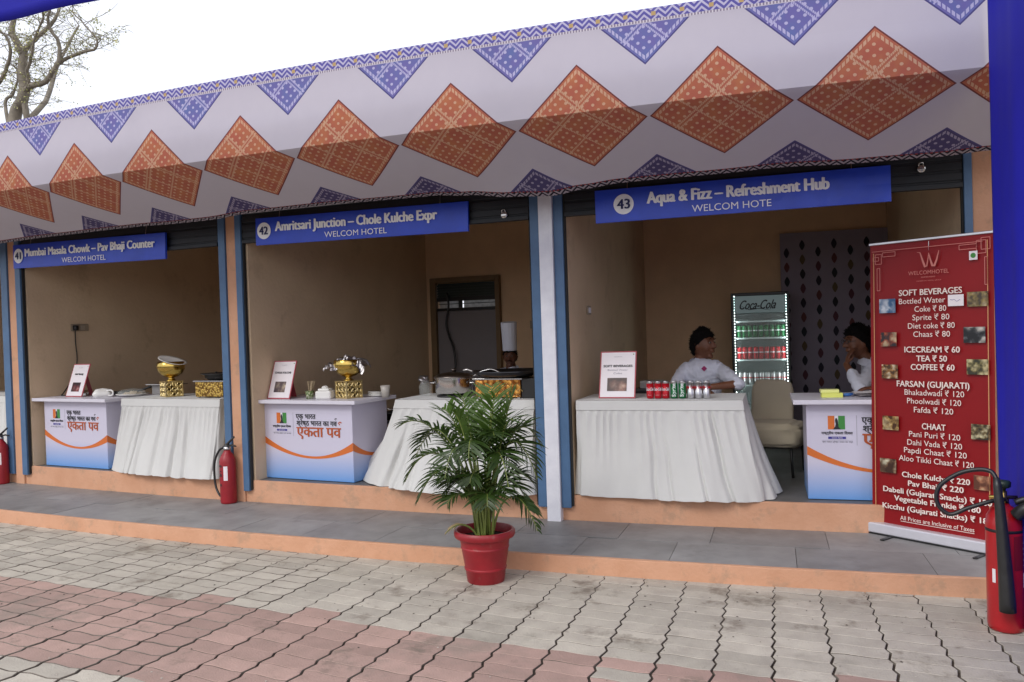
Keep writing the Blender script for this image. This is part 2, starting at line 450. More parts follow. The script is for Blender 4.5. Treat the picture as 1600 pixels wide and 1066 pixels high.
mb = MB(); mb.sbox(L_, R_, .924, .955, .09, .2865, step=.07, jit=pj); mb.build('plinth', m_peach, bld, world=True, bevel=.004)
# pillars and shutter guides
pill = [(-7.78, -7.645, .905, m_peach, None), (-4.766, -4.653, .905, m_peach, None), (-1.847, -1.741, .862, m_white_post, 'glossy white painted pillar'), (1.015, 1.4, .905, m_peach, None), (-10.9, -10.75, .905, m_peach, None)]
for a, b, d0, mm, lb in pill:
    mb = MB(); mb.sbox(a, b, d0, .9895, .1, 2.86); o = mb.build('pillar', mm, bld, world=True, bevel=.005)
    if lb: o['label'] = lb
for a, b, side in ((-7.89, -7.782, -1), (-7.643, -7.56, 1), (-4.84, -4.768, -1), (-4.651, -4.588, 1), (-1.922, -1.849, -1), (-1.739, -1.668, 1), (.965, 1.013, -1), (-10.74, -10.67, 1)):
    mb = MB(); z0 = .2
    mb.sbox(a, b, .888, .9, z0, 2.55); e0, e1 = (a, a + .008) if side < 0 else (b - .008, b)
    mb.sbox(a, a + .008, .9, .938, z0, 2.55); mb.sbox(b - .008, b, .9, .938, z0, 2.55)
    o = mb.build('shutter_guide', m_blue, bld, world=True, bevel=.003)
    mb = MB(); e = (b + .001, b + .016) if side > 0 else (a - .014, a - .001)
    mb.sbox(e[0], e[1], .905, .93, z0 + .01, 2.5); mb.build('seal', m_rubber, o)
    o.children[0].data.transform(Matrix.Translation(-bld.location))
for a, b in ((-10.66, -7.9), (-7.54, -4.85), (-4.57, -1.93), (-1.65, .96)):
    mb = MB(); mb.sbox(a, b, .905, .93, 2.33, 2.62); mb.sbox(a, b, .93, .985, 2.38, 2.6)
    for k in range(4): mb.sbox(a, b, .897, .905, 2.345 + k * .065, 2.395 + k * .065)
    sb = mb.build('shutter', m_navy, bld, world=True, bevel=.004)
    mb = MB(); mb.sbox(a, b, .885, .94, 2.30, 2.328); o = mb.build('bottom_rail', m_navy, sb)
    o.data.transform(Matrix.Translation(-bld.location))
for s_, zz in ((-2.12, 2.345), (.72, 2.43)):
    mb = MB(); c = W(s_, .885, zz)
    mb.lathe([(.018, -.012), (.026, -.008), (.026, .008), (.018, .012)], 14, c, T=Matrix.Rotation(pi / 2, 3, 'X').to_4x4())
    mb.tube([c + Vector((-.016, -.005, .012)), c + Vector((-.014, -.012, .035)), c + Vector((.008, -.012, .038)), c + Vector((.014, -.004, .014))], .004, 6)
    mb.build('shutter_lock', m_steel, bld, smooth=True, world=True)
# back door of stall 42 with transom
m_door = plain('door_grey', srgb(128, 122, 124), .6)
m_frame = mat('door_frame', srgb(120, 96, 66), .6, var=.1)
dr = MB(); fr = MB()
fr.sbox(-4.47, -4.392, 3.93, 4.0, .285, 2.13); fr.sbox(-3.548, -3.49, 3.93, 4.0, .285, 2.13); fr.sbox(-4.391, -3.549, 3.93, 4.0, 2.07, 2.13)
fro = fr.build('door_frame', m_frame, bld, world=True, bevel=.004)
dr.sbox(-4.385, -3.555, 3.965, 3.998, .29, 1.74); o = dr.build('door', m_door, bld, world=True, bevel=.004)
mb = MB()
for k in range(5): mb.sbox(-4.385, -3.555, 3.96 + .01, 3.985, 1.905 + k * .03, 1.926 + k * .03)
mb.sbox(-4.385, -3.555, 3.99, 3.998, 1.9, 2.065); mb.build('louvre', plain('dark_green', (.02, .03, .025), .5), bld, world=True)  # solid dark backing added behind the slats to block daylight
mb = MB(); mb.sbox(-4.385, -3.555, 3.955, 3.99, 1.742, 1.775); mb.sbox(-4.385, -3.555, 3.955, 3.99, 1.855, 1.9); mb.sbox(-4.07, -4.03, 3.955, 3.99, 1.776, 1.874)
mb.sbox(-4.385, -3.555, 4.0, 4.01, 1.82, 1.828); mb.build('transom_bar', m_black, bld, world=True)
m_pane = mat('frosted_pane', (.5, .52, .52), .5, var=.4, scale=20); m_pane.node_tree.nodes['Principled BSDF'].inputs['Alpha'].default_value = .82
for a, b in ((-4.385, -4.072), (-4.028, -3.555)):
    mb = MB(); mb.sbox(a, b, 4.02, 4.025, 1.776, 1.874); mb.build('window_pane', m_pane, bld, world=True)
# sockets (fixed to walls)
def switch_plate(nm, s, d, z, ang, w_, h_, label):
    t = empty(nm, s, d, z, ang, label, 'socket', None)
    mb = MB(); mb.box(-w_ / 2, w_ / 2, -.012, 0, -h_ / 2, h_ / 2); mb.build('plate', plain('aged_plastic', srgb(150, 136, 118), .5), t, bevel=.003)
    mb = MB()
    for k in range(2): mb.box(-w_ * .32 + k * w_ * .34, -w_ * .32 + k * w_ * .34 + w_ * .26, -.018, -.012, -h_ * .3, h_ * .3)
    mb.build('switch', m_white if 'left wall of stall 43' in label else plain('switch_tan', srgb(165, 152, 135), .5), t, bevel=.002)
    return t
switch_plate('wall_socket', -7.533, 1.49, 1.668, pi / 2, .2, .075, 'wall socket plate with the black plug in it, above the first counter')
switch_plate('wall_switch', -1.654, 1.5, 1.633, pi / 2, .1, .07, 'small pale switch plate on the left wall of stall 43')
switch_plate('wall_switch', -3.0, 4.0, 1.55, 0, .2, .09, 'switch plate on the back wall to the right of the chef hat')
# cables
cb = MB(); P = [(-7.52, 1.425, 1.66), (-7.50, 1.42, 1.63), (-7.515, 1.43, 1.5), (-7.515, 1.44, 1.35), (-7.51, 1.42, 1.25), (-7.5, 1.36, 1.12), (-7.47, 1.25, 1.0), (-7.42, 1.2, .972), (-7.3, 1.3, .972)]
def smoothpath(P, n=6):
    P = [Vector(p) for p in P]; out = []
    for i in range(len(P) - 1):
        a, b, c, d = P[max(i - 1, 0)], P[i], P[i + 1], P[min(i + 2, len(P) - 1)]
        for k in range(n):
            t = k / n; out.append(.5 * ((2 * b) + (c - a) * t + (2 * a - 5 * b + 4 * c - d) * t * t + (3 * b - a - 3 * c + d) * t ** 3))
    return out + [P[-1]]
cb.tube([W(*p) for p in smoothpath(P)], .006, 6); cb.box(-.0, .0, 0, 0, 0, 0) if 0 else None
c0 = W(-7.515, 1.43, 1.665); cb.box(c0.x - .02, c0.x + .03, c0.y - .02, c0.y + .02, c0.z - .025, c0.z + .025)
o = cb.build('power_cable', m_black, smooth=True); tag(o, 'black cable hanging from the wall socket down to the first counter', 'cable')
cb = MB(); P = [(-4.22, 3.93, 1.95), (-4.2, 3.93, 1.8), (-4.24, 3.93, 1.6), (-4.2, 3.92, 1.45), (-4.13, 3.9, 1.3), (-4.1, 3.88, 1.1), (-4.12, 3.8, .8), (-4.15, 3.75, .3)]
cb.tube([W(*p) for p in smoothpath(P)], .013, 6); o = cb.build('hanging_hose', m_black, smooth=True); tag(o, 'black hose dangling in front of the grey back door', 'hose')
# printed backdrop in stall 43
bk = empty('printed_backdrop', .44, 3.96, .283, 0, 'grey backdrop cloth printed with rows of leaf shaped motifs', 'backdrop')
mb = MB(); mb.box(-.51, .51, -.012, .012, 0, 2.1); mb.build('panel', mat('backdrop_cloth', srgb(146, 138, 154), .85, var=.08, scale=6), bk)
leafc = [srgb(30, 26, 44), srgb(96, 50, 52), srgb(22, 30, 40), srgb(92, 76, 50), srgb(26, 28, 38), srgb(84, 44, 58)]
lm = [plain('motif_%s' % n_, c, .8) for n_, c in zip(('violet', 'rust', 'teal', 'ochre', 'slate', 'plum'), leafc)]
mb = MB()
for r_ in range(14):
    for c_ in range(7):
        x = -.45 + c_ * .15; z = .16 + r_ * .145 + (.0725 if c_ % 2 else 0)
        if z > 2.02: continue
        pts = []
        for k in range(12):
            a = 2 * pi * k / 12; pts.append((x + .027 * math.copysign(abs(sin(a)) ** 1.5, sin(a)), -.0135, z + .052 * math.copysign(abs(cos(a)) ** 1.4, cos(a))))
        mb.add(pts[::-1], [tuple(range(12))], (c_ * 2 + r_ * 5) % 6)
mb.build('leaf_motif', lm, bk)

# ================================================================== CANOPY
ZT, DT, ZF, DF, ZH, DH = 3.3167, -.0807, 2.7667, -.0924, 2.442, .4817
cf = bpy.data.materials.new('printed_canopy_cloth'); cf.use_nodes = True; t = cf.node_tree; X.t = t
b = t.nodes['Principled BSDF']; b.inputs['Roughness'].default_value = .85
uvn = t.nodes.new('ShaderNodeUVMap'); sp = t.nodes.new('ShaderNodeSeparateXYZ'); t.links.new(uvn.outputs[0], sp.inputs[0])
u = X(sp.outputs[0]); v = X(sp.outputs[1])
def deco(a, b_, D):
    outl = (D > .955)
    frame = (D > .85) * (D < .915) * (frac(a * 9.3 + b_ * 9.3) > .3)
    def ln(q, c, w_=.02): return (xabs(q - c) < w_)
    lines = xmax(xmax(ln(a, -.36), ln(a, -.28)), xmax(ln(a, .3), xmax(ln(b_, -.3), xmax(ln(b_, .27), ln(b_, .35)))))
    lines = lines * (frac((a + b_ * 1.7) * 13) > .25)
    fa = frac(a * 6.2 + .1) - .5; fb = frac(b_ * 6.2 + .1) - .5
    dots = (fa * fa + fb * fb) < .042
    w_ = xmax(xmax(frame, lines), dots * (D < .84)) * (D < .95)
    return w_, outl
x1 = (frac(u + .5) - .5) * 2; y1 = (v - .639) / .377
a1 = x1 + y1; b1 = x1 - y1; D1 = xmax(xabs(a1), xabs(b1)); w1, o1 = deco(a1, b1, D1)
x2 = (frac(u) - .5) * 2; y2 = (xabs(v - .639) - .689) / .377
a2 = x2 + y2; b2 = x2 - y2; D2 = xmax(xabs(a2), xabs(b2)); w2, o2 = deco(a2, b2, D2)
n1 = t.nodes.new('ShaderNodeTexNoise'); n1.inputs['Scale'].default_value = 9; n1.inputs['Detail'].default_value = 2; t.links.new(uvn.outputs[0], n1.inputs['Vector'])
nn = X(n1.outputs[0])
orange = mixc(t, X.op('MULTIPLY_ADD', nn, 3.0, -1.2, clamp=True), srgb(190, 106, 84), srgb(198, 124, 84))
cd = mixc(t, w1, orange, srgb(216, 174, 142)); cd = mixc(t, o1, cd, srgb(120, 60, 60))
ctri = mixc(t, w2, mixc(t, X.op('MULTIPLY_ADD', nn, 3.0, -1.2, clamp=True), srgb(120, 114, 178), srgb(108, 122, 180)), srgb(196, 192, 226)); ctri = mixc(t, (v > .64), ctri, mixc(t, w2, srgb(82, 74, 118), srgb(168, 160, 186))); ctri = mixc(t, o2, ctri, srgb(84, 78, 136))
base = mixc(t, X.op('MULTIPLY_ADD', nn, 1.0, 0.0, clamp=True), srgb(206, 201, 212), srgb(211, 206, 216))
c = mixc(t, (D2 < .985) * (v > .082) * (v < 1.165), base, ctri)
c = mixc(t, D1 < .985, c, cd)
# woven borders
zg = xabs(frac(u * 10) - .5) * 2; tt = frac(v / .034 + zg * 1.1)
bd = mixc(t, tt > .45, srgb(206, 202, 226), srgb(104, 98, 176)); rs = (frac(u * 5 + .25) < .16) * (xabs(v - .033) < .012)
bd = mixc(t, rs, bd, srgb(206, 176, 120))
bead = mixc(t, frac(u * 46) > .5, srgb(150, 140, 160), srgb(226, 220, 226))
c = mixc(t, v < .064, c, bd); c = mixc(t, (v > .064) * (v < .078), c, bead)
bd2 = mixc(t, tt > .5, srgb(170, 160, 168), srgb(36, 32, 44)); c = mixc(t, v > 1.172, c, bd2)
c = mixc(t, (v > 1.162) * (v < 1.172), c, mixc(t, frac(u * 30) > .5, srgb(160, 60, 60), srgb(60, 30, 50)))
t.links.new(c.v, b.inputs['Base Color'])
tl = t.nodes.new('ShaderNodeBsdfTranslucent'); t.links.new(c.v, tl.inputs[0]); ms = t.nodes.new('ShaderNodeMixShader'); ms.inputs[0].default_value = .22
t.links.new(b.outputs[0], ms.inputs[1]); t.links.new(tl.outputs[0], ms.inputs[2]); t.links.new(ms.outputs[0], t.nodes['Material Output'].inputs[0])
nb = t.nodes.new('ShaderNodeTexNoise'); nb.inputs['Scale'].default_value = 260; t.links.new(uvn.outputs[0], nb.inputs['Vector'])
bp = t.nodes.new('ShaderNodeBump'); bp.inputs['Strength'].default_value = .1; bp.inputs['Distance'].default_value = .01; t.links.new(nb.outputs[0], bp.inputs['Height']); t.links.new(bp.outputs[0], b.inputs['Normal'])
cano = empty('awning', -3, .1, 2.45, 0, 'white awning printed with orange diamonds and purple triangles along the stalls', 'awning'); cano.rotation_euler = (0, 0, 0)
HEM = [(-7.18, .011), (-5.54, .015), (-4.51, .004), (-4.06, .026), (-3.48, .031), (-2.95, .024), (-2.52, .016), (-2.22, -.003), (-1.91, -.039), (-1.6, -.055), (-1.4, -.029), (-1.15, -.008), (-.87, -.005), (-.46, -.005), (-.22, .001), (.33, -.016), (.73, -.016), (1.01, .001)]
def hem_dz(s):
    if s <= HEM[0][0]: return HEM[0][1]
    for (a, b), (c_, d_) in zip(HEM, HEM[1:]):
        if s <= c_: f = (s - a) / (c_ - a); f = f * f * (3 - 2 * f); return b + (d_ - b) * f
    return HEM[-1][1]
mb = MB(); mb.uv = []
ns = 250; Lu = hypot(ZT - ZF, DT - DF); Ll = hypot(ZF - ZH, DF - DH)
rows = []
for i in range(9): rows.append((i / 8 * Lu, None))
for i in range(1, 11): rows.append((Lu + i / 10 * Ll, i / 10))
for i in range(ns + 1):
    s = -10.8 + i * (1.36 + 10.8) / ns
    for v_, k in rows:
        if k is None: z = ZT - v_; d = DT + (DF - DT) * v_ / Lu; amp = .009 * (1 - abs(v_ / Lu - .5) * 1.4)
        else: z = ZF + (ZH - ZF) * k; d = DF + (DH - DF) * k; amp = .006 * k
        ww = nz(s * .9, v_ * 1.4, 3) * amp * 1.6 + nz(s * 3, v_ * 2, 8) * amp * .5
        if k is not None:
            z += hem_dz(s) * k * k - .012 * sin(pi * k); z += ww
        else: d += ww
        mb.v.append(tuple(W(s, d, z))); mb.uv.append(((s + 5.3163) / .80804, v_))
nr = len(rows)
for i in range(ns):
    for r_ in range(nr - 1):
        a = i * nr + r_; mb.f.append((a, a + 1, a + nr + 1, a + nr)); mb.m.append(0)
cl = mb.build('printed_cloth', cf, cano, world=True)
# dark turned-in hem and support tubes
m_tube = plain('galvanised_tube', (.35, .35, .36), .45)
for dd, zz in ((DF + .05, ZF + .03), (DT + .05, ZT - .04), (DH + .02, ZH + .05)):
    mb = MB(); mb.tube([W(-10.8 + i * .5, dd, zz) for i in range(25)], .02, 8); mb.build('frame_tube', m_tube, cano, smooth=True, world=True)
for s_ in (-10.7, -7.7, -4.7, -1.8, 1.25):
    mb = MB(); mb.tube([W(s_, DF + .05, ZF + .03), W(s_, DT + .05, ZT - .04)], .018, 8); mb.tube([W(s_, DF + .05, ZF + .03), W(s_, 1.0, 2.9)], .018, 8); mb.tube([W(s_, DT + .05, ZT - .04), W(s_, 1.2, 3.0)], .018, 8)
    mb.build('frame_tube', m_tube, cano, smooth=True, world=True)

# ================================================================== SIGN BOARDS
m_sign = mat('sign_blue', srgb(34, 70, 200), .35, var=.12, scale=6, bump=.12, bscale=7)
m_signw = ink('white', srgb(246, 246, 252)); m_ink = ink('navy', srgb(24, 32, 90)); m_blk = ink('black', (.015, .015, .02))
def sign(s0, s1, z0l, z0r, h, num, txt, tx, sub, sx, disc, label, cap=.3, creased=0):
    t = empty('stall_sign', s0, .855, 0, 0, label, 'sign', 'blue stall name boards under the awning')
    p1 = W(s1, .855, 0); t.rotation_euler = (0, 0, atan2(p1.y - t.location.y, p1.x - t.location.x)); t.location.z = z0l
    wd = (p1 - W(s0, .855, 0)).length; t.rotation_euler = (0, -atan2(z0r - z0l, wd) * -1 if 0 else -atan2(z0r - z0l, wd), t.rotation_euler[2])
    mb = MB(); nxx = 40; vs = []; fs = []
    for i in range(nxx + 1):
        for k in range(5):
            x = wd * i / nxx; z = h * k / 4; vs.append((x, -.002 * nz(x * 4, z * 9, num) - (.004 * nz(x * 14, z * 14, 1) if creased and x > wd * .6 else 0), z))
    for i in range(nxx):
        for k in range(4): a = i * 5 + k; fs.append((a, a + 5, a + 6, a + 1))
    mb.add(vs, fs); mb.box(0, wd, .006, .02, 0, h); mb.build('board', m_sign, t)
    y = -.008
    r = h * .31; cx = disc * wd; cz = h * .52
    mb = MB(); mb.add([(cx + r * cos(2 * pi * k / 28), y + .002, cz + r * sin(2 * pi * k / 28)) for k in range(28)], [tuple(range(28))]); mb.build('number_disc', m_signw, t)
    lettering(t, str(num), cx - r * .66, cx + r * .66, cz - r * .45, r * .92, m_ink, y - .002, bold=.035, name='number')
    lettering(t, txt, tx[0] * wd, tx[1] * wd, h * .48, h * cap * 1.08, m_signw, y, bold=.062)
    lettering(t, sub, sx[0] * wd, sx[1] * wd, h * .12, h * .2, m_signw, y, bold=0)
    mb = MB()
    for k in (.12, .88): mb.tube([(wd * k, .01, h), (wd * k, .03, h + .12)], .003, 5)
    mb.build('hanging_wire', m_steel, t)
sign(-7.60, -5.43, 2.265, 2.222, .232, 41, 'Mumbai Masala Chowk – Pav Bhaji Counter', (.09, .945), 'WELCOM HOTEL', (.35, .64), .042, 'blue board of stall 41, furthest left, reading Mumbai Masala Chowk', .29)
sign(-4.39, -2.405, 2.268, 2.243, .222, 42, 'Amritsari Junction – Chole Kulche Expr', (.103, .872), 'WELCOM HOTEL', (.35, .645), .045, 'blue board of stall 42, middle of three, reading Amritsari Junction', .31)
sign(-1.41, .535, 2.228, 2.236, .228, 43, 'Aqua & Fizz – Refreshment Hub', (.19, .81), 'WELCOM HOTE', (.35, .62), .106, 'blue board of stall 43 reading Aqua and Fizz, creased at its right end', .31, 1)

# ================================================================== COUNTERS
m_body = bpy.data.materials.new('counter_print'); m_body.use_nodes = True; t = m_body.node_tree; X.t = t; b = t.nodes['Principled BSDF']; b.inputs['Roughness'].default_value = .45
tc = t.nodes.new('ShaderNodeTexCoord'); sp = t.nodes.new('ShaderNodeSeparateXYZ'); t.links.new(tc.outputs['Object'], sp.inputs[0]); zz = X(sp.outputs[2])
f1 = X.op('MULTIPLY_ADD', zz, -1 / .26, 1.0, clamp=True)
c = mixc(t, f1, srgb(200, 196, 214), srgb(96, 150, 214)); t.links.new(c.v, b.inputs['Base Color'])
m_orange = ink('orange', srgb(206, 108, 44)); m_green = ink('green', srgb(60, 134, 60)); m_violet = ink('violet', srgb(60, 54, 140)); m_brown = ink('rust', srgb(176, 84, 44)); m_grey = ink('grey', srgb(150, 148, 160))
BW, BH, BDp = .93, .65, .5
def counter(s, d, rot, label):
    t = empty('promotion_counter', s, d, .2835, rot, label, 'counter', 'printed promotion counters in the stalls')
    mb = MB(); mb.box(-BW / 2, BW / 2, 0, BDp, .004, BH); mb.build('cabinet', m_body, t, bevel=.003)
    mb = MB(); mb.box(-BW / 2 - .085, BW / 2 + .085, -.075, BDp + .03, BH + .001, BH + .032); mb.build('counter_top', mat('counter_top_white', srgb(212, 209, 220), .4, var=.05, scale=4), t, bevel=.004)
    X_ = lambda q: -BW / 2 + q * BW
    Zv = lambda q: BH * (1 - q)
    y = -.0015
    def cup(side):
        mb = MB(); n = 22; top = []; bot = []
        for k in range(n + 1):
            q = k / n; a = .44 + (.685 - .44) * (1 - ((q - .56) / .56) ** 2) if q < .56 else .49 + (.685 - .49) * (1 - ((q - .56) / .44) ** 2)
            b_ = .53 + (.715 - .53) * (1 - ((q - .56) / .56) ** 2) if q < .56 else .595 + (.715 - .595) * (1 - ((q - .56) / .44) ** 2)
            top.append(a); bot.append(b_)
        vs = []
        for k in range(n + 1):
            if side: vs += [(BW / 2 + .0015, k / n * BDp, Zv(.49 + (top[k] - .44) * .5 + k / n * .1)), (BW / 2 + .0015, k / n * BDp, Zv(.595 + (bot[k] - .53) * .4 + k / n * .07))]
            else: vs += [(X_(k / n), y, Zv(top[k])), (X_(k / n), y, Zv(bot[k]))]
        mb.add(vs, [(2 * i, 2 * i + 1, 2 * i + 3, 2 * i + 2) for i in range(n)]); return mb
    cup(0).build('printed_swoosh', m_orange, t); cup(1).build('printed_swoosh', m_orange, t)
    mb = MB(); a, b_, c_, d_ = X_(.146), X_(.262), Zv(.265), Zv(.125)
    def rect(x0, x1, z0, z1, mi, yy=y): mb.add([(x0, yy, z0), (x1, yy, z0), (x1, yy, z1), (x0, yy, z1)], [(0, 1, 2, 3)], mi)
    mx_ = (a + b_) / 2
    rect(a, mx_ - .012, c_, d_, 0); rect(mx_ - .01, mx_ + .01, c_, d_, 2); rect(mx_ + .012, b_, c_, d_, 1)
    mb.strip([(mx_ - .001, d_ - .015), (mx_, d_ - .03), (mx_ + .003, c_ + .035), (mx_ + .002, c_ + .018), (mx_ + .002, c_)], [.008, .018, .017, .022, .05], y - .0008, 3)
    rect(X_(.146), X_(.266), Zv(.365), Zv(.34), 4)
    rect(X_(.105), X_(.312), Zv(.379), Zv(.377), 5)
    mb.build('emblem', [m_orange, m_green, m_white, m_blk, m_violet, m_grey], t)
    mb = MB(); mb.add([(X_(.338), y, Zv(.43)), (X_(.341), y, Zv(.43)), (X_(.341), y, Zv(.12)), (X_(.338), y, Zv(.12))], [(0, 1, 2, 3)]); mb.build('printed_line', m_grey, t)
    lettering(t, 'राष्ट्रीय एकता िदवस', X_(.1), X_(.312), Zv(.315), .016, m_blk, y, .01)
    lettering(t, '31 अक्टूबर 2022' if 0 else 'एकता िदवस', X_(.17), X_(.245), Zv(.36), .008, m_white, y - .0008)
    lettering(t, 'एक भारत श्रेष्ठ भारत का पर्व', X_(.105), X_(.312), Zv(.402), .009, m_blk, y)
    lettering(t, 'एक भारत', X_(.372), X_(.6), Zv(.2), .042, m_blk, y, .03)
    lettering(t, 'श्रेष्ठ भारत का गव', X_(.38), X_(.835), Zv(.287), .042, m_blk, y, .03)
    lettering(t, 'एकता पव', X_(.375), X_(.88), Zv(.43), .085, m_brown, y, .035)
    mb = MB(); mb.strip([(X_(.866), Zv(.27)), (X_(.85), Zv(.245)), (X_(.868), Zv(.232)), (X_(.885), Zv(.245))], .011, y); mb.build('reph_mark', m_brown, t)
    mb = MB(); mb.strip([(X_(.822), Zv(.21)), (X_(.812), Zv(.195)), (X_(.824), Zv(.187)), (X_(.836), Zv(.195))], .006, y); mb.build('lettering', m_blk, t)
    return t
counter(-6.97, 1.02, 0, 'white printed counter in stall 41, left of the flowing white tablecloth')
counter(-4.085, 1.06, -.05, 'white printed counter in stall 42, carrying the brass bowl under foil')
counter(.465, 1.065, 0, 'white printed counter in stall 43, half hidden by the red menu banner')
CT = .2835 + .682             # counter top height

# ================================================================== TABLES AND CLOTHS
TT = .972
def table(s0, s1, d0, d1, label):
    t = empty('buffet_table', (s0 + s1) / 2, (d0 + d1) / 2, .2835, 0, label, 'table', 'folding tables under white cloths')
    w_, h = (s1 - s0) / 2, TT - .2835 - .006; dp = (d1 - d0) / 2
    mb = MB(); mb.box(-w_ + .01, w_ - .01, -dp + .01, dp - .01, h - .025, h); mb.build('table_top', plain('plywood', (.3, .2, .12), .6), t, bevel=.003)
    for sx in (-1, 1):
        for sy in (-1, 1):
            mb = MB(); mb.tube([(sx * (w_ - .06), sy * (dp - .05), 0), (sx * (w_ - .08), sy * (dp - .06), h - .03)], .013, 8); mb.build('leg', m_black, t, smooth=True)
def cloth(s0, s1, d0, d1, bottom, label, seed, band=.045, pleat=26, amp=.02):
    """top sheet + skirt whose foot follows the polyline bottom [(s,d)] from left-back round the front to right-back"""
    t = empty('tablecloth', (s0 + s1) / 2, (d0 + d1) / 2, TT, 0, label, 'tablecloth', 'white pleated tablecloths'); t.rotation_euler = (0, 0, 0)
    top = [(s0, d1), (s0, (d0 + d1) / 2), (s0, d0), (s0 + (s1 - s0) / 3, d0), (s0 + (s1 - s0) * 2 / 3, d0), (s1, d0), (s1, (d0 + d1) / 2), (s1, d1)]
    assert len(bottom) == 8
    n = 420; seg = [hypot(top[i + 1][0] - top[i][0], top[i + 1][1] - top[i][1]) for i in range(7)]; tot = sum(seg)
    def lerp(P, i, f): return (P[i][0] + (P[i + 1][0] - P[i][0]) * f, P[i][1] + (P[i + 1][1] - P[i][1]) * f)
    def crv(P, i, f):
        a, b, c, d = P[max(i - 1, 0)], P[i], P[i + 1], P[min(i + 2, 7)]
        return tuple(.5 * ((2 * b[k]) + (c[k] - a[k]) * f + (2 * a[k] - 5 * b[k] + 4 * c[k] - d[k]) * f * f + (3 * b[k] - a[k] - 3 * c[k] + d[k]) * f ** 3) for k in (0, 1))
    V = [0, .04, .08, .1, .1001, .13, .17, .22, .28, .35, .43, .52, .61, .7, .79, .88, .95, 1.0]; frn = random.Random(seed * 7); folds = [(frn.uniform(.12, .9), frn.uniform(.004, .009), frn.uniform(.6, 1.5) * amp, frn.choice([.08, .08, .2, .35])) for _ in range(11)]; mb = MB(); vs = []; fs = []; L = 0
    pts = []
    for i in range(7):
        m = max(3, int(n * seg[i] / tot))
        for k in range(m): pts.append((i, k / m, (L + seg[i] * k / m) / tot))
        L += seg[i]
    pts.append((6, 1.0, 1.0))
    for i, f, q in pts:
        a = lerp(top, i, f); b = crv(bottom, i, f)
        ph = q * pleat * 1.5 + 1.6 * nz(q * 9, seed) ; prof = abs(frac_(ph) - .5) * 2; prof = prof ** 1.4
        big = nz(q * 9, seed * 3) + .5 * nz(q * 21, seed * 5)
        nx_, ny_ = (0, -1)
        if i < 2: nx_, ny_ = (-1, 0)
        if i > 4: nx_, ny_ = (1, -.3)
        for v_ in V:
            g = v_ ** 1.15
            s_ = a[0] + (b[0] - a[0]) * g; d_ = a[1] + (b[1] - a[1]) * g; z = TT - v_ * (TT - .289 - .006 * nz(q * 30, 4) - .012 * big * 1)
            top_ = max(0, min(1, (v_ - .1) / .04)) * max(0, 1 - v_ / .75) ** 1.1
            o_ = amp * (.85 * (prof - .5) * top_ + 1.5 * big * min(v_, .8)) + (.006 if v_ <= .1 else 0) + .006 * v_ * nz(q * 40, v_ * 5, seed)
            for qj, wj, dj, v0 in folds:
                o_ -= dj * math.exp(-((q + .012 * nz(v_ * 2.2, qj * 50) - qj) / wj) ** 2) * max(0, min(1, (v_ - v0) * 5)) * (.6 + .5 * v_)
            s_ += nx_ * o_; d_ += ny_ * o_
            s_ += .012 * v_ * nz(q * 17, v_ * 2, 9)
            vs.append(W(s_, d_, z))
    nv = len(V)
    for i in range(len(pts) - 1):
        for k in range(nv - 1): a = i * nv + k; fs.append((a, a + 1, a + nv + 1, a + nv))
    mb.add(vs, fs)
    o = mb.build('skirt', m_cloth, t, smooth=True, world=True)
    o.data.set_sharp_from_angle(angle=radians(50))
    mb = MB(); vs = []; fs = []; nx2, ny2 = 14, 6
    for i in range(nx2 + 1):
        for k in range(ny2 + 1):
            s_ = s0 - .006 + (s1 - s0 + .012) * i / nx2; d_ = d0 - .006 + (d1 - d0 + .006) * k / ny2
            vs.append(W(s_, d_, TT + .0015 + .0015 * nz(s_ * 5, d_ * 5)))
    for i in range(nx2):
        for k in range(ny2): a = i * (ny2 + 1) + k; fs.append((a, a + ny2 + 1, a + ny2 + 2, a + 1))
    mb.add(vs, fs); mb.build('top_sheet', m_cloth, t, smooth=True, world=True)
def frac_(x): return x - math.floor(x)
table(-6.2, -5.0, 1.0, 1.55, 'table hidden under the white cloth beside the fire extinguisher in stall 41')
cloth(-6.22, -4.98, .985, 1.56, [(-6.3, 1.6), (-6.5, 1.3), (-6.42, 1.0), (-5.93, .86), (-5.4, .845), (-4.99, .86), (-4.96, 1.1), (-4.96, 1.5)], 'white pleated cloth in stall 41, flaring to its left beside the printed counter', 1, amp=.026)
table(-3.14, -1.99, 1.03, 1.6, 'table hidden under the ballooning white cloth in stall 42')
cloth(-3.17, -1.97, 1.01, 1.61, [(-3.5, 1.8), (-3.85, 1.55), (-3.5, 1.06), (-2.93, .80), (-2.4, .775), (-1.975, .84), (-1.95, 1.1), (-1.95, 1.5)], 'white cloth in stall 42 ballooning out behind the potted palm', 2, pleat=13, amp=.024)
table(-1.58, -.46, .97, 1.5, 'table hidden under the white cloth with the cans in stall 43')
cloth(-1.62, -.435, .94, 1.51, [(-1.63, 1.5), (-1.64, 1.2), (-1.632, .93), (-1.2, .88), (-.72, .835), (-.31, .93), (-.19, 1.28), (-.25, 1.6)], 'white pleated cloth with soft drink cans on it in stall 43', 3, pleat=24, amp=.026)
table(-10.2, -8.12, 1.1, 1.6, 'table hidden under the white cloth at the left edge of the picture')
cloth(-10.22, -8.1, 1.06, 1.61, [(-10.25, 1.6), (-10.28, 1.3), (-10.26, 1.0), (-9.5, .95), (-8.8, .96), (-8.02, .97), (-7.98, 1.2), (-7.98, 1.6)], 'white pleated cloth cut off by the left edge of the picture', 4, amp=.026)

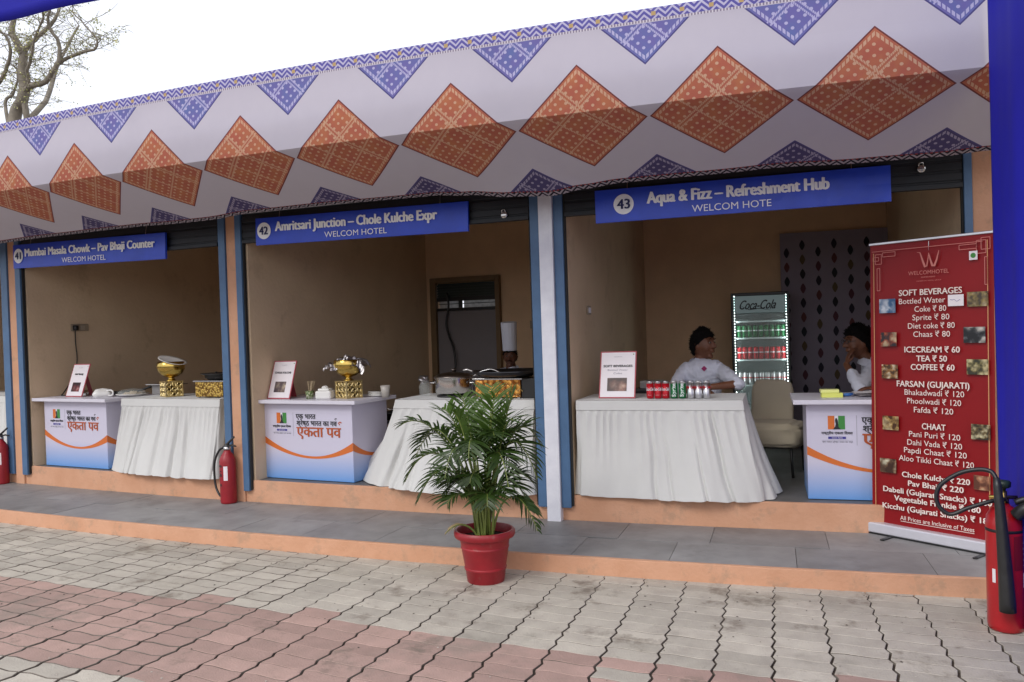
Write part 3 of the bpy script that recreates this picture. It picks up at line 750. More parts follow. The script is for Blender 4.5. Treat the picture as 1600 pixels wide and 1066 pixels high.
# ================================================================== MENU CARD STANDS
m_card = plain('card_white', srgb(232, 226, 230), .45); m_cred = plain('card_red_edge', srgb(170, 66, 78), .5)
def photo_mat(name, c1, c2, c3, sc):
    m = bpy.data.materials.new(name); m.use_nodes = True; t = m.node_tree; b = t.nodes['Principled BSDF']; b.inputs['Roughness'].default_value = .4
    tc = t.nodes.new('ShaderNodeTexCoord'); n = t.nodes.new('ShaderNodeTexVoronoi'); n.inputs['Scale'].default_value = sc * 1.2; n2 = t.nodes.new('ShaderNodeTexNoise'); n2.inputs['Scale'].default_value = sc * .9; n2.inputs['Detail'].default_value = 3
    t.links.new(tc.outputs['Object'], n.inputs['Vector']); t.links.new(tc.outputs['Object'], n2.inputs['Vector'])
    r = t.nodes.new('ShaderNodeValToRGB'); r.color_ramp.elements[0].color = (*c1, 1); r.color_ramp.elements[1].color = (*c3, 1); e = r.color_ramp.elements.new(.5); e.color = (*c2, 1)
    r.color_ramp.elements[0].position = .4; r.color_ramp.elements[-1].position = .6
    t.links.new(n2.outputs[0], r.inputs[0]); o = mixc(t, X(n.outputs['Distance']), X(r.outputs[0]), c1); t.links.new(o.v, b.inputs['Base Color'])
    return m
ph_brown = photo_mat('food_photo_brown', srgb(60, 36, 32), srgb(150, 104, 88), srgb(200, 170, 150), 11)
ph_red = photo_mat('food_photo_red', srgb(40, 16, 20), srgb(140, 50, 56), srgb(190, 150, 140), 12)
ph_pale = photo_mat('food_photo_pale', srgb(64, 52, 62), srgb(130, 112, 104), srgb(226, 210, 180), 9)
def card(s, d, z, rot, title, sub, pm, pr, label, tw=.62, h=.345, w_=.25):
    t = empty('menu_card_stand', s, d, z, rot, label, 'menu card', 'white menu cards standing on the counters')
    lean = Matrix.Rotation(-radians(19), 4, 'X')
    T = lean
    mb = MB(); mb.box(-w_ / 2, w_ / 2, 0, .008, .002, h, T=T); mb.build('backing', m_cred, t, bevel=.001)
    mb = MB(); mb.box(-w_ / 2 + .009, w_ / 2 - .009, -.0015, -.0002, .011, h - .01, T=T); mb.build('card', m_card, t)
    mb = MB(); x0, x1, z0, z1 = pr; mb.box(x0, x1, -.003, -.0017, z0, z1, T=T); mb.build('food_photo', pm, t)
    lettering(t, title, -w_ * tw / 2, w_ * tw / 2, h * .66, .016, m_blk, -.003, .03, T=T)
    lettering(t, 'WELCOMHOTEL', -.03, .03, h * .87, .006, m_grey, -.003, 0, T=T)
    if sub:
        lettering(t, sub[0], -w_ * .28, w_ * .28, h * .58, .013, m_grey, -.003, 0, T=T)
        lettering(t, sub[1], -w_ * .12, w_ * .12, h * .51, .013, m_grey, -.003, 0, T=T)
    mb = MB(); mb.box(w_ / 2 - .026, w_ / 2 - .018, -.003, -.0017, h - .03, h - .022, T=T); mb.build('green_mark', m_green, t)
    mb = MB(); mb.box(-.03, .03, .0, .004, 0, h * .8, T=Matrix.Translation((0, .2, .003)) @ Matrix.Rotation(radians(16), 4, 'X')); mb.build('prop', m_cred, t)
    return t
card(-7.14, 1.13, CT, 0, 'PAV BHAJI', None, ph_red, (-.06, .06, .055, .15), 'white menu card titled Pav Bhaji on the first counter', .5)
card(-4.42, 1.1, CT, -.05, 'CHOLE KULCHE', None, ph_pale, (-.065, .055, .06, .155), 'white menu card titled Chole Kulche beside the toothpick cup', .72)
card(-1.345, 1.08, TT + .002, 0, 'SOFT BEVERAGES', ('Bottled Water', 'Coke'), ph_brown, (-.075, .07, .055, .155), 'upright white menu card titled Soft Beverages beside the cans', .8, .36, .27)
card(-9.18, 1.3, TT + .002, 0, 'MENU', None, ph_brown, (-.06, .06, .06, .15), 'white menu card on the cloth at the left edge of the picture', .4)

# ================================================================== TABLEWARE
def gold_mat(name, base, dark, sc):
    m = bpy.data.materials.new(name); m.use_nodes = True; t = m.node_tree; b = t.nodes['Principled BSDF']; b.inputs['Roughness'].default_value = .32; b.inputs['Metallic'].default_value = .8
    tc = t.nodes.new('ShaderNodeTexCoord'); vo = t.nodes.new('ShaderNodeTexVoronoi'); vo.inputs['Scale'].default_value = sc; vo.feature = 'SMOOTH_F1'; t.links.new(tc.outputs['Object'], vo.inputs['Vector'])
    r = t.nodes.new('ShaderNodeValToRGB'); r.color_ramp.elements[0].position = .38; r.color_ramp.elements[1].position = .5; r.color_ramp.elements[0].color = (*base, 1); r.color_ramp.elements[1].color = (*dark, 1)
    t.links.new(vo.outputs['Distance'], r.inputs[0]); t.links.new(r.outputs[0], b.inputs['Base Color'])
    bp = t.nodes.new('ShaderNodeBump'); bp.inputs['Strength'].default_value = .8; bp.inputs['Distance'].default_value = .01; bp.invert = True; t.links.new(vo.outputs['Distance'], bp.inputs['Height']); t.links.new(bp.outputs[0], b.inputs['Normal'])
    return m
m_gold = gold_mat('pierced_gold', (.72, .56, .22), (.08, .05, .01), 42); m_gold2 = gold_mat('ochre_gold', (.6, .4, .1), (.22, .12, .03), 60); m_goldo = gold_mat('orange_gold', (.75, .36, .08), (.3, .1, .02), 34)
m_rimg = mat('gold_rim', (.75, .6, .3), .3, .9)
def petal_panel(mb, w_, h_, T):
    """raised scroll ornament of small rings on a face in XZ"""
    n = 3; st = w_ / n
    for i in range(n):
        for k in range(n):
            cx = -w_ / 2 + st * (i + .5); cz = h_ * (k + .5) / n; rr = st * .4
            mb.tube([T @ Vector((cx + rr * cos(a * pi / 4), -.002, cz + rr * sin(a * pi / 4))) for a in range(9)], .0035, 4)
def brass_stand(s, d, z, rot, label, lid):
    t = empty('brass_serving_bowl', s, d, z, rot, label, 'serving bowl', 'brass serving bowls on pierced gold stands')
    w_ = .155; h_ = .14
    mb = MB(); mb.box(-w_ / 2, w_ / 2, -w_ / 2, w_ / 2, .004, h_); b = mb.build('stand', m_gold, t, bevel=.003)
    mb = MB(); mb.box(-w_ / 2 - .008, w_ / 2 + .008, -w_ / 2 - .008, w_ / 2 + .008, h_, h_ + .008); mb.box(-w_ / 2 - .002, w_ / 2 + .002, -w_ / 2 - .002, w_ / 2 + .002, 0, .01)
    for sx in (-1, 1):
        for sy in (-1, 1): mb.box(sx * w_ / 2 - .006, sx * w_ / 2 + .006, sy * w_ / 2 - .006, sy * w_ / 2 + .006, 0, h_)
    mb.build('stand_rim', m_rimg, t, bevel=.002)
    mb = MB(); petal_panel(mb, w_ * .9, h_, Matrix.Translation((0, -w_ / 2, 0))); petal_panel(mb, w_ * .9, h_, Matrix.Rotation(pi / 2, 4, 'Z') @ Matrix.Translation((0, -w_ / 2, 0)))
    mb.build('scrollwork', m_rimg, t)
    z0 = h_ + .008
    mb = MB(); mb.lathe([(.045, z0), (.045, z0 + .006), (.028, z0 + .014), (.026, z0 + .03), (.06, z0 + .04), (.1, z0 + .066), (.122, z0 + .105), (.127, z0 + .14), (.12, z0 + .172), (.112, z0 + .18), (.108, z0 + .175), (.116, z0 + .14), (.09, z0 + .11), (.0, z0 + .07)], 32)
    mb.build('bowl', m_brass, t, smooth=True)
    if lid:
        T = Matrix.Translation((.02, .01, z0 + .183)) @ Matrix.Rotation(radians(17), 4, 'Y') @ Matrix.Rotation(radians(-9), 4, 'X')
        mb = MB(); mb.lathe([(.0, .0), (.11, .0), (.13, .008), (.131, .013), (.11, .006), (0, .006)], 32, T=T); mb.build('lid', m_china, t, smooth=True)
    return t, z0
t, _ = brass_stand(-5.8, 1.2, TT + .003, -.45, 'brass bowl with a tilted white lid on a gold stand in stall 41', True)
t, z0 = brass_stand(-3.77, 1.24, CT, -.38, 'brass bowl draped with crumpled foil on a gold stand in stall 42', False)
def crumple(mb, c, r, seed, n=16, droop=0, amp=.35):
    vs = []; fs = []
    for i in range(n + 1):
        for k in range(n + 1):
            x = (i / n - .5) * 2; y = (k / n - .5) * 2; q = x * 2.1; 
            z = amp * (noise.noise(Vector((x * 3, y * 3, seed))) + .5 * noise.noise(Vector((x * 8, y * 8, seed)))) - droop * (x * x + y * y)
            vs.append((c[0] + x * r[0] * (1 + .12 * nz(y * 4, seed)), c[1] + y * r[1] * (1 + .12 * nz(x * 4, seed + 5)), c[2] + z * r[2]))
    for i in range(n):
        for k in range(n): a = i * (n + 1) + k; fs.append((a, a + n + 1, a + n + 2, a + 1))
    mb.add(vs, fs)
fo = empty('foil_cover', -3.77, 1.24, CT + z0 + .17, .3, 'crumpled silver foil sheet over the brass bowl in stall 42', 'foil')
mb = MB(); crumple(mb, (.02, 0, .03), (.15, .11, .1), 5.3, 20, .62, .42); mb.build('foil', m_foil, fo)
mb = MB(); crumple(mb, (-.135, -.04, -.02), (.06, .05, .06), 8.1, 10, .5, .5); mb.build('foil_corner', m_foil, fo)
def item(name, s, d, z, rot, label, cat): return empty(name, s, d, z, rot, label, cat)
# stall 41 counter items
t = item('butter_dish', -6.78, 1.2, CT, .1, 'white lidded china dish with a loop handle beside the Pav Bhaji card', 'dish')
mb = MB(); mb.lathe([(.0, .0), (.085, 0), (.1, .02), (.1, .035), (.07, .075), (0, .085)], 4 * 6, fn=lambda a, z: 1 + .12 * cos(4 * a)); mb.build('dish', m_china, t, smooth=True)
mb = MB(); mb.tube(smoothpath([(.07, -.02, .06), (.13, -.02, .065), (.155, -.02, .045), (.14, -.02, .015), (.09, -.02, .012)], 4), .009, 6); mb.build('handle', m_china, t, smooth=True)
t = item('serving_plate', -6.47, 1.3, CT, 0, 'white plate under cling film on the first counter', 'plate')
mb = MB(); mb.lathe([(0, .002), (.08, .002), (.15, .02), (.152, .026), (.08, .01), (0, .008)], 28); mb.build('plate', m_china, t, smooth=True)
mb = MB(); mb.lathe([(.13, .024), (.12, .05), (.08, .07), (0, .078)], 20, fn=lambda a, z: 1 + .06 * sin(5 * a)); mb.build('cling_film', m_glass, t, smooth=True)
mb = MB(); crumple(mb, (0, 0, .04), (.08, .08, .05), 9.2, 12, .3, .5); mb.build('food', plain('bread_food', (.5, .42, .3), .7), t)
t = item('frying_pan', -6.72, 1.42, CT, .3, 'black frying pan with its handle pointing right, behind the lidded dish', 'pan')
mb = MB(); mb.lathe([(0, .004), (.1, .004), (.125, .04), (.128, .04), (.105, 0), (0, 0)], 24); mb.build('pan', m_black, t, smooth=True)
mb = MB(); mb.tube([(.12, 0, .036), (.2, .0, .055), (.3, 0, .085)], [.01, .012, .013], 6); mb.build('handle', m_black, t, smooth=True)
t = item('tray', -7.33, 1.36, CT, .2, 'small steel tray behind the Pav Bhaji card', 'tray')
mb = MB(); mb.box(-.12, .12, -.08, .08, .0, .006); mb.box(-.12, .12, -.082, -.078, .006, .02); mb.box(-.12, .12, .078, .082, .006, .02); mb.box(-.03, .05, -.04, .04, .006, .05); mb.build('tray', m_steel, t, bevel=.002)
t = item('serving_tray', -6.12, 1.44, TT + .003, 0, 'grey covered tray behind the brass bowl in stall 41', 'tray')
mb = MB(); mb.box(-.16, .12, -.06, .08, 0, .09); mb.build('box', plain('grey_tin', (.25, .24, .24), .35), t, bevel=.006)
mb = MB(); mb.box(-.2, .16, -.1, .1, .092, .104); mb.build('lid', m_steel, t, bevel=.003)
t = item('water_glass', -5.58, 1.4, TT + .003, 0, 'clear glass bowl to the right of the brass bowl in stall 41', 'glass')
mb = MB(); mb.lathe([(.0, 0), (.05, 0), (.075, .05), (.072, .05), (.046, .006), (0, .006)], 20); mb.build('bowl', m_glass, t, smooth=True)
def chafer(s, d, z, rot, w_, dp, h_, gm, label, flat):
    t = empty('griddle_stand', s, d, z, rot, label, 'griddle', 'black griddles on gold boxes')
    mb = MB(); mb.box(-w_ / 2, w_ / 2, -dp / 2, dp / 2, .01, h_ - .012); mb.build('box', gm, t, bevel=.003)
    mb = MB(); mb.box(-w_ / 2 - .018, w_ / 2 + .018, -dp / 2 - .01, dp / 2 + .01, h_ - .012, h_)
    for sx in (-1, 1):
        for sy in (-1, 1): mb.box(sx * (w_ / 2 - .02) - .012, sx * (w_ / 2 - .02) + .012, sy * (dp / 2 - .02) - .012, sy * (dp / 2 - .02) + .012, 0, .01)
    mb.build('rim', m_steel, t, bevel=.002)
    return t
t = chafer(-5.19, 1.22, TT + .003, .0, .32, .3, .155, m_gold2, 'gold box griddle with a black lid beside the pillar in stall 41', 0)
mb = MB(); mb.lathe([(0, .158), (.12, .158), (.15, .18), (.15, .2), (.19, .212), (.19, .217), (.14, .207), (.0, .2)], 28, (0.02, 0, 0)); mb.lathe([(.008, .215), (.012, .225), (0, .23)], 10, (-.05, 0, 0)); mb.build('pan', m_black, t, smooth=True)
# stall 42 counter items
t = item('toothpick_cup', -4.11, 1.14, CT, 0, 'small green patterned cup full of stirrer sticks', 'cup')
mb = MB(); mb.lathe([(0, 0), (.028, 0), (.036, .068), (.033, .068), (.026, .004), (0, .004)], 18); mb.build('cup', photo_mat('cup_print', srgb(60, 90, 30), srgb(196, 196, 150), srgb(226, 224, 210), 60), t, smooth=True)
for k in range(11):
    mb = MB(); a = rng.uniform(-.4, .9); b_ = rng.uniform(-.2, .2); x = rng.uniform(-.015, .015); mb.tube([(x, b_ * .05, .01), (x + .1 * a * .5, b_ * .12, .15)], .0035, 5); mb.build('stick', plain('stick_wood', srgb(168, 150, 120), .7), t)
t = item('sugar_dish', -3.96, 1.16, CT, .2, 'square white china dish with a knobbed lid beside the toothpick cup', 'dish')
mb = MB(); mb.box(-.07, .07, -.055, .055, 0, .07); mb.build('dish', m_china, t, bevel=.014, seg=3)
mb = MB(); mb.box(-.05, .05, -.04, .04, .069, .088); mb.lathe([(.028, .087), (.03, .1), (.012, .11), (0, .111)], 16); mb.build('lid', m_china, t, bevel=.006)
t = item('saucer_stack', -3.57, 1.38, CT, 0, 'short stack of white saucers behind the foil covered bowl', 'saucers')
for k in range(4):
    mb = MB(); mb.lathe([(0, .002), (.04, .002), (.08, .012), (.081, .016), (.04, .007), (0, .006)], 24, (0, 0, k * .01)); mb.build('saucer', m_china, t, smooth=True)
t = item('glass_tumbler', -3.44, 1.3, CT, 0, 'pale beaker standing at the back right corner of the second counter', 'beaker')
mb = MB(); mb.lathe([(0, 0), (.03, 0), (.042, .1), (.039, .1), (.028, .005), (0, .005)], 20); mb.build('beaker', plain('milky_plastic', (.45, .42, .38), .3), t, smooth=True)
# pots of stall 42
t = item('steel_cooking_pot', -2.78, 1.3, TT + .003, 0, 'shiny steel cooking pot with a lid on a burner in stall 42', 'pot')
mb = MB(); mb.lathe([(.0, .03), (.142, .03), (.15, .04), (.15, .145), (.158, .15), (.158, .155), (.0, .155)], 40); mb.build('pot', m_steel, t, smooth=True, auto=True)
mb = MB(); mb.lathe([(.16, .156), (.16, .162), (.125, .182), (.05, .195), (.0, .197)], 36); mb.lathe([(.012, .196), (.012, .21), (.024, .216), (.02, .224), (0, .226)], 12); mb.build('lid', mat('dark_steel', (.25, .22, .2), .3, 1), t, smooth=True)
mb = MB(); mb.tube(smoothpath([(.155, 0, .16), (.2, -.03, .17), (.26, -.03, .2), (.34, -.02, .215), (.4, 0, .19)], 5), .007, 6); mb.build('ladle', m_steel, t, smooth=True)
mb = MB()
for sx in (-1, 1): mb.tube(smoothpath([(sx * .155, -.04, .11), (sx * .2, -.03, .115), (sx * .2, .03, .115), (sx * .155, .04, .11)], 4), .007, 6)
mb.build('handle', m_steel, t, smooth=True)
mb = MB(); mb.lathe([(.12, 0), (.14, .0), (.14, .012), (.05, .028), (0, .028)], 24); mb.build('burner', m_black, t, smooth=True)
t = item('crumpled_foil', -3.07, 1.34, TT + .003, 0, 'crumpled ball of foil on a jar left of the steel pot', 'foil')
mb = MB(); mb.lathe([(0, 0), (.05, 0), (.055, .08), (.04, .11), (0, .11)], 16); mb.build('jar', m_glass, t, smooth=True)
mb = MB(); mb.ell((-.01, 0, .135), (.045, .045, .035), 14, 9, fn=lambda v: v * (1 + .35 * noise.noise(v * 3.1))); mb.build('foil', m_foil, t)
t = chafer(-2.3, 1.25, TT + .003, 0, .37, .32, .155, m_goldo, 'orange gold lattice box carrying the wide black griddle in stall 42', 1)
mb = MB()
for k in range(9):
    for r_ in range(3):
        cx = -.165 + k * .041 + (r_ % 2) * .02; cz = .035 + r_ * .038
        mb.tube([(cx - .022, -.163, cz - .019), (cx, -.165, cz + .004), (cx + .022, -.163, cz - .019)], .0035, 4)
mb.build('scrollwork', m_rimg, t)
mb = MB(); mb.box(.19, .36, -.15, .15, .0, .15); mb.build('burner_box', m_black, t, bevel=.004)
mb = MB(); mb.lathe([(0, .17), (.14, .168), (.25, .183), (.29, .21), (.296, .209), (.255, .176), (.15, .157), (0, .156)], 40, (.04, 0, 0)); mb.build('griddle', mat('dark_iron', (.04, .04, .045), .3, .8), t, smooth=True)
mb = MB(); mb.tube(smoothpath([(-.24, -.05, .2), (-.29, -.06, .22), (-.33, -.06, .215)], 4), .008, 6); mb.build('handle', m_steel, t, smooth=True)
# shelf trolley seen between counter and cloth of stall 42
t = item('cooking_trolley', -3.95, 2.25, .2835, 0, 'low black shelf with a dark pan on it behind the second counter', 'trolley')
mb = MB(); mb.box(-.3, .25, -.15, .25, .36, .385); mb.box(-.3, .25, -.15, .25, .12, .14)
for sx in (-.29, .23):
    for sy in (-.14, .23): mb.box(sx, sx + .02, sy, sy + .02, 0, .37)
mb.build('frame', m_black, t, bevel=.003)
mb = MB(); mb.lathe([(0, .39), (.11, .39), (.14, .45), (.145, .45), (.14, .46), (.02, .47), (.02, .49), (0, .492)], 24); mb.build('covered_pan', m_black, t, smooth=True)
mb = MB(); mb.tube([(-.13, -.1, .48), (0, -.14, .5), (.13, -.1, .48)], .006, 6); mb.build('handle', m_steel, t, smooth=True)
t = item('rice_bowl', -3.62, 2.3, .2835, 0, 'pale tub on the floor behind the second counter', 'tub')
mb = MB(); mb.lathe([(0, 0), (.12, 0), (.15, .3), (.155, .3), (.155, .33), (.0, .33)], 24); mb.build('tub', plain('grey_plastic', (.16, .15, .14), .5), t, smooth=True)
# stall 43: black box with clutter behind the cans
t = item('ice_box', -1.06, 2.0, .2835, 0, 'black trolley with plates on it behind the soft drink cans', 'trolley')
mb = MB(); mb.box(-.3, .3, -.18, .2, .0, .7); mb.build('box', m_black, t, bevel=.01)
mb = MB(); mb.lathe([(0, .701), (.09, .703), (.1, .72), (0, .712)], 20, (.1, 0, 0)); mb.box(-.25, -.08, -.1, .06, .701, .76); mb.build('plates', plain('dull_china', (.4, .38, .36), .4), t, bevel=.003)
# sticky notes, pen, papers on counter 43
t = item('sticky_note_pads', .16, 1.22, CT, .05, 'two yellow sticky note pads stacked on the third counter', 'note pads')
mb = MB(); mb.box(-.062, .075, -.05, .03, 0, .03); mb.build('pad', ink('yellow', srgb(216, 220, 110)), t, bevel=.002)
mb = MB(); mb.box(-.065, .055, -.02, .06, .0305, .052); mb.build('pad', ink('pale_yellow', srgb(230, 232, 150)), t, bevel=.002)
t = item('pen', .29, 1.25, CT, .7, 'blue pen lying between the note pads and the papers', 'pen')
mb = MB(); mb.tube([(-.05, 0, .014), (.05, 0, .014)], [.011, .011], 8); mb.build('pen', ink('pen_blue', srgb(60, 110, 180)), t, smooth=True)
t = item('paper_stack', .46, 1.28, CT, .1, 'loose white papers on the third counter beside the banner', 'papers')
for k in range(5):
    mb = MB(); n = 8; vs = []; fs = []
    for i in range(n + 1):
        for j in range(3): vs.append(((i / n - .5) * .28, (j - 1) * .09, .002 + k * .006 + .008 * (1 + sin(i * .8 + k)) * (i / n)))
    for i in range(n):
        for j in range(2): a = i * 3 + j; fs.append((a, a + 3, a + 4, a + 1))
    mb.add(vs, fs); mb.build('sheet', m_card, t, smooth=True, rot=(0, 0, rng.uniform(-.4, .4)))

# ================================================================== CANS
m_alu = mat('can_metal', (.66, .66, .68), .3, 1); m_canred = mat('can_red', srgb(186, 16, 34), .3, .3); m_cangreen = mat('can_green', srgb(16, 110, 58), .3, .3)
m_cwhite = ink('can_white', srgb(236, 236, 240)); m_credtxt = ink('can_red', srgb(196, 20, 36))
def can(kind, s, d, z, label, group, cat='can', parent=None, loc=None):
    if parent: t = bpy.data.objects.new('can', None); COL.objects.link(t); t.parent = parent; t.location = loc
    else: t = empty('drink_can', s, d, z, rng.uniform(-.12, .12), label, cat, group)
    body = {'c': m_canred, 's': m_cangreen, 'd': m_alu}[kind]; r = .0262; h = .124
    mb = MB(); mb.lathe([(.02, .001), (.0245, .006), (r, .014), (r, h - .016)], 24); mb.build('can_body', body, t, smooth=True)
    mb = MB(); mb.lathe([(r, h - .016), (.0215, h - .004), (.0225, h), (.0205, h - .001), (.019, h - .005), (0, h - .005)], 24); mb.build('can_lid', m_alu, t, smooth=True)
    if kind == 'c': lettering(t, 'Coca-Cola', -.029, .029, .058, .022, m_cwhite, bold=.03, wrap=r + .0006, shear=.2); lettering(t, 'ORIGINAL TASTE', -.014, .014, .024, .004, m_cwhite, wrap=r + .0006)
    if kind == 's':
        vs, fs = glyphs('Sprite', .02); a = min(v[0] for v in vs); b = max(v[0] for v in vs); out = []
        for vx, vy in vs:
            px = .013 - (vy / CAP) * .026; pz = .014 + (vx - a) / (b - a) * .094; rr = r + .0006; out.append((rr * sin(px / rr), -rr * cos(px / rr), pz))
        mb = MB(); mb.add(out, fs); mb.build('lettering', m_cwhite, t)
    if kind == 'd': lettering(t, 'Diet Coke', -.032, .032, .072, .018, m_credtxt, bold=.04, wrap=r + .0006, shear=.2)
    return t
cs = [-1.09, -1.032, -.976, -.916, -.857, -.797, -.741, -.684]
names = [('c', 'red cola can next to the Soft Beverages card, leftmost of the cans'), ('c', 'middle one of the three red cola cans'), ('c', 'red cola can touching the first green can'),
         ('s', 'green lemonade can beside the red cans'), ('s', 'green lemonade can beside the silver cans'), ('d', 'silver diet cola can touching the second green can'), ('d', 'middle one of the three silver diet cola cans'), ('d', 'silver diet cola can at the right end of the row')]
for s_, (k, lb) in zip(cs, names): can(k, s_, 1.06, TT + .003, lb, 'soft drink cans lined up on the white cloth')

# ================================================================== DRINKS FRIDGE
fr = empty('drinks_fridge', -.345, 3.42, .2835, 0, 'lit glass door drinks fridge against the back wall of stall 43', 'fridge')
FW, FD, FH = .27, .5, 1.5
mb = MB(); mb.box(-FW, FW, .47, .5, .0, FH); mb.box(-FW, -FW + .022, 0, .47, 0, FH); mb.box(FW - .022, FW, 0, .47, 0, FH); mb.box(-FW + .022, FW - .022, 0, .47, FH - .03, FH); mb.box(-FW + .022, FW - .022, 0, .47, 0, .2)
mb.build('cabinet', m_black, fr, bevel=.004)
m_fin = mat('fridge_lining', srgb(150, 165, 165), .5, var=.05)
mb = MB(); mb.box(-FW + .023, FW - .023, .455, .469, .2, FH - .03); mb.build('lining', m_fin, fr)
mb = MB(); mb.box(-FW + .022, FW - .022, -.004, .02, FH - .195, FH - .032); mb.build('header_panel', emis('lit_header', srgb(128, 146, 148), .25), fr, bevel=.002)
lettering(fr, 'Coca-Cola', -.2, .14, FH - .16, .085, m_blk, -.006, .03, shear=.35, name='logo')
mb = MB(); mb.strip([(-.17, FH - .13), (-.1, FH - .165), (0, FH - .155), (.1, FH - .175)], [.003, .007, .006, .002], -.0068); mb.build('logo_swash', m_blk, fr)
led = emis('led_light', (.86, 1, .97), 7)
for sx in (-1, 1):
    mb = MB()
    for k in range(46): z = .27 + k * .0265; mb.box(sx * .238 - .0032, sx * .238 + .0032, -.004, .006, z, z + .009)
    mb.build('led_strip', led, fr)
mb = MB()
for sx in (-1, 1): mb.box(sx * .236 - .006, sx * .236 + .006, .05, .062, .25, 1.28)
mb.build('added_glow_bars', emis('added_can_glow', (.86, 1, .97), 16), fr)  # glowing bars added behind the door frame to brighten the cans
mb = MB(); mb.box(-.225, .225, .03, .045, .2, FH - .2); mb.build('glass_pane', m_glass, fr)
mb = MB(); mb.box(-.247, -.226, .008, .03, .2, FH - .2); mb.box(.226, .247, .008, .03, .2, FH - .2); mb.box(-.247, .247, .008, .03, .16, .2); mb.build('door_frame', m_black, fr)
shz = [1.262 - .035, 1.074 - .01, .862 - .01, .605, .38]
lsh = emis('shelf_edge_glow', (.5, .6, .6), .12)  # faint glow put into the shelf edges, which are no lamps
for z in shz:
    mb = MB(); mb.box(-.245, .245, .09, .45, z - .008, z); mb.build('shelf', m_fin, fr)
    mb = MB(); mb.box(-.245, .245, .075, .09, z - .014, z + .002); mb.build('shelf_edge', lsh, fr)
cmesh = {}; ORD = ['leftmost', 'second from left', 'third from left', 'fourth from left', 'middle one', 'fourth from right', 'third from right', 'second from right', 'rightmost']
for kind, mm in (('g', m_cangreen), ('c', m_canred), ('d', m_alu)):
    mb = MB(); r = .0235
    hh = .12
    mb.lathe([(.02, 0), (r, .008), (r, hh - .012), (.019, hh), (0, hh - .002)], 14, mi=0)
    mb.lathe([(r + .0004, .062), (r + .0004, .074)], 14, mi=1)
    cmesh[kind] = mb.mesh('chilled_can', [mm, m_cwhite if kind != 'd' else m_credtxt], True)
for z, kind in ((shz[1], 'g'), (shz[2], 'c'), (shz[3], 'd')):
    for row in range(2):
        for k in range(9):
            o = bpy.data.objects.new('chilled_can', cmesh[kind]); COL.objects.link(o); o.parent = None
            lbl = {'g': 'green can on the upper fridge shelf', 'c': 'red can on the middle fridge shelf', 'd': 'silver can on the lower fridge shelf'}[kind]
            lbl = ('%s, %s of its %s row' % (lbl, ORD[k], ('front', 'back')[row])); tag(o, lbl, 'can', {'g': 'green cans chilling on the upper fridge shelf', 'c': 'red cans chilling on the middle fridge shelf', 'd': 'silver cans chilling on the lower fridge shelf'}[kind])
            T = Matrix.Translation(fr.location) @ Matrix.Rotation(fr.rotation_euler[2], 4, 'Z')
            o.location = T @ Vector((-.205 + k * .0512, .125 + row * .06, z + .0005)); o.rotation_euler = (0, 0, rng.uniform(0, 6))

# ================================================================== COVERED CHAIR
m_cream = mat('cream_cover', srgb(196, 184, 160), .85, var=.05, scale=6, bump=.2, bscale=90, sheen=.2)
ch = empty('banquet_chair', -.28, 2.1, .2835, -.25, 'cream covered banquet chair standing empty beside the fridge', 'chair')
mb = MB(); vs = []; fs = []; n, m_ = 16, 14
def slab(mb, cx, cy, cz, hx, hy, hz, pw, wrink=.0, seed=1, T=None):
    def fn(v):
        e = lambda c: math.copysign(abs(c) ** pw, c); q = Vector((e(v.x), e(v.y), e(v.z)))
        return q * (1 + wrink * (noise.noise(Vector((v.x * 1.2, v.y * 2, v.z * 9 + seed))) + .5 * noise.noise(Vector((v.x * 4, v.y * 4, v.z * 14)))))
    mb.ell((cx, cy, cz), (hx, hy, hz), 40, 30, fn=fn, T=T)
slab(mb, 0, 0, 0, .17, .035, .235, .38, .03); mb.build('backrest', m_cream, ch, smooth=True, loc=(-.01, .19, .5), rot=(-.12, 0, 0))
mb = MB(); slab(mb, .06, -.02, .32, .235, .22, .1, .45, .11, 4); mb.build('seat', m_cream, ch, smooth=True)
for sx in (-.11, .22):
    for sy in (-.18, .18):
        mb = MB(); mb.tube([(sx, sy, .24), (sx * 1.05, sy * 1.05, 0)], .011, 8); mb.build('leg', m_black, ch, smooth=True)

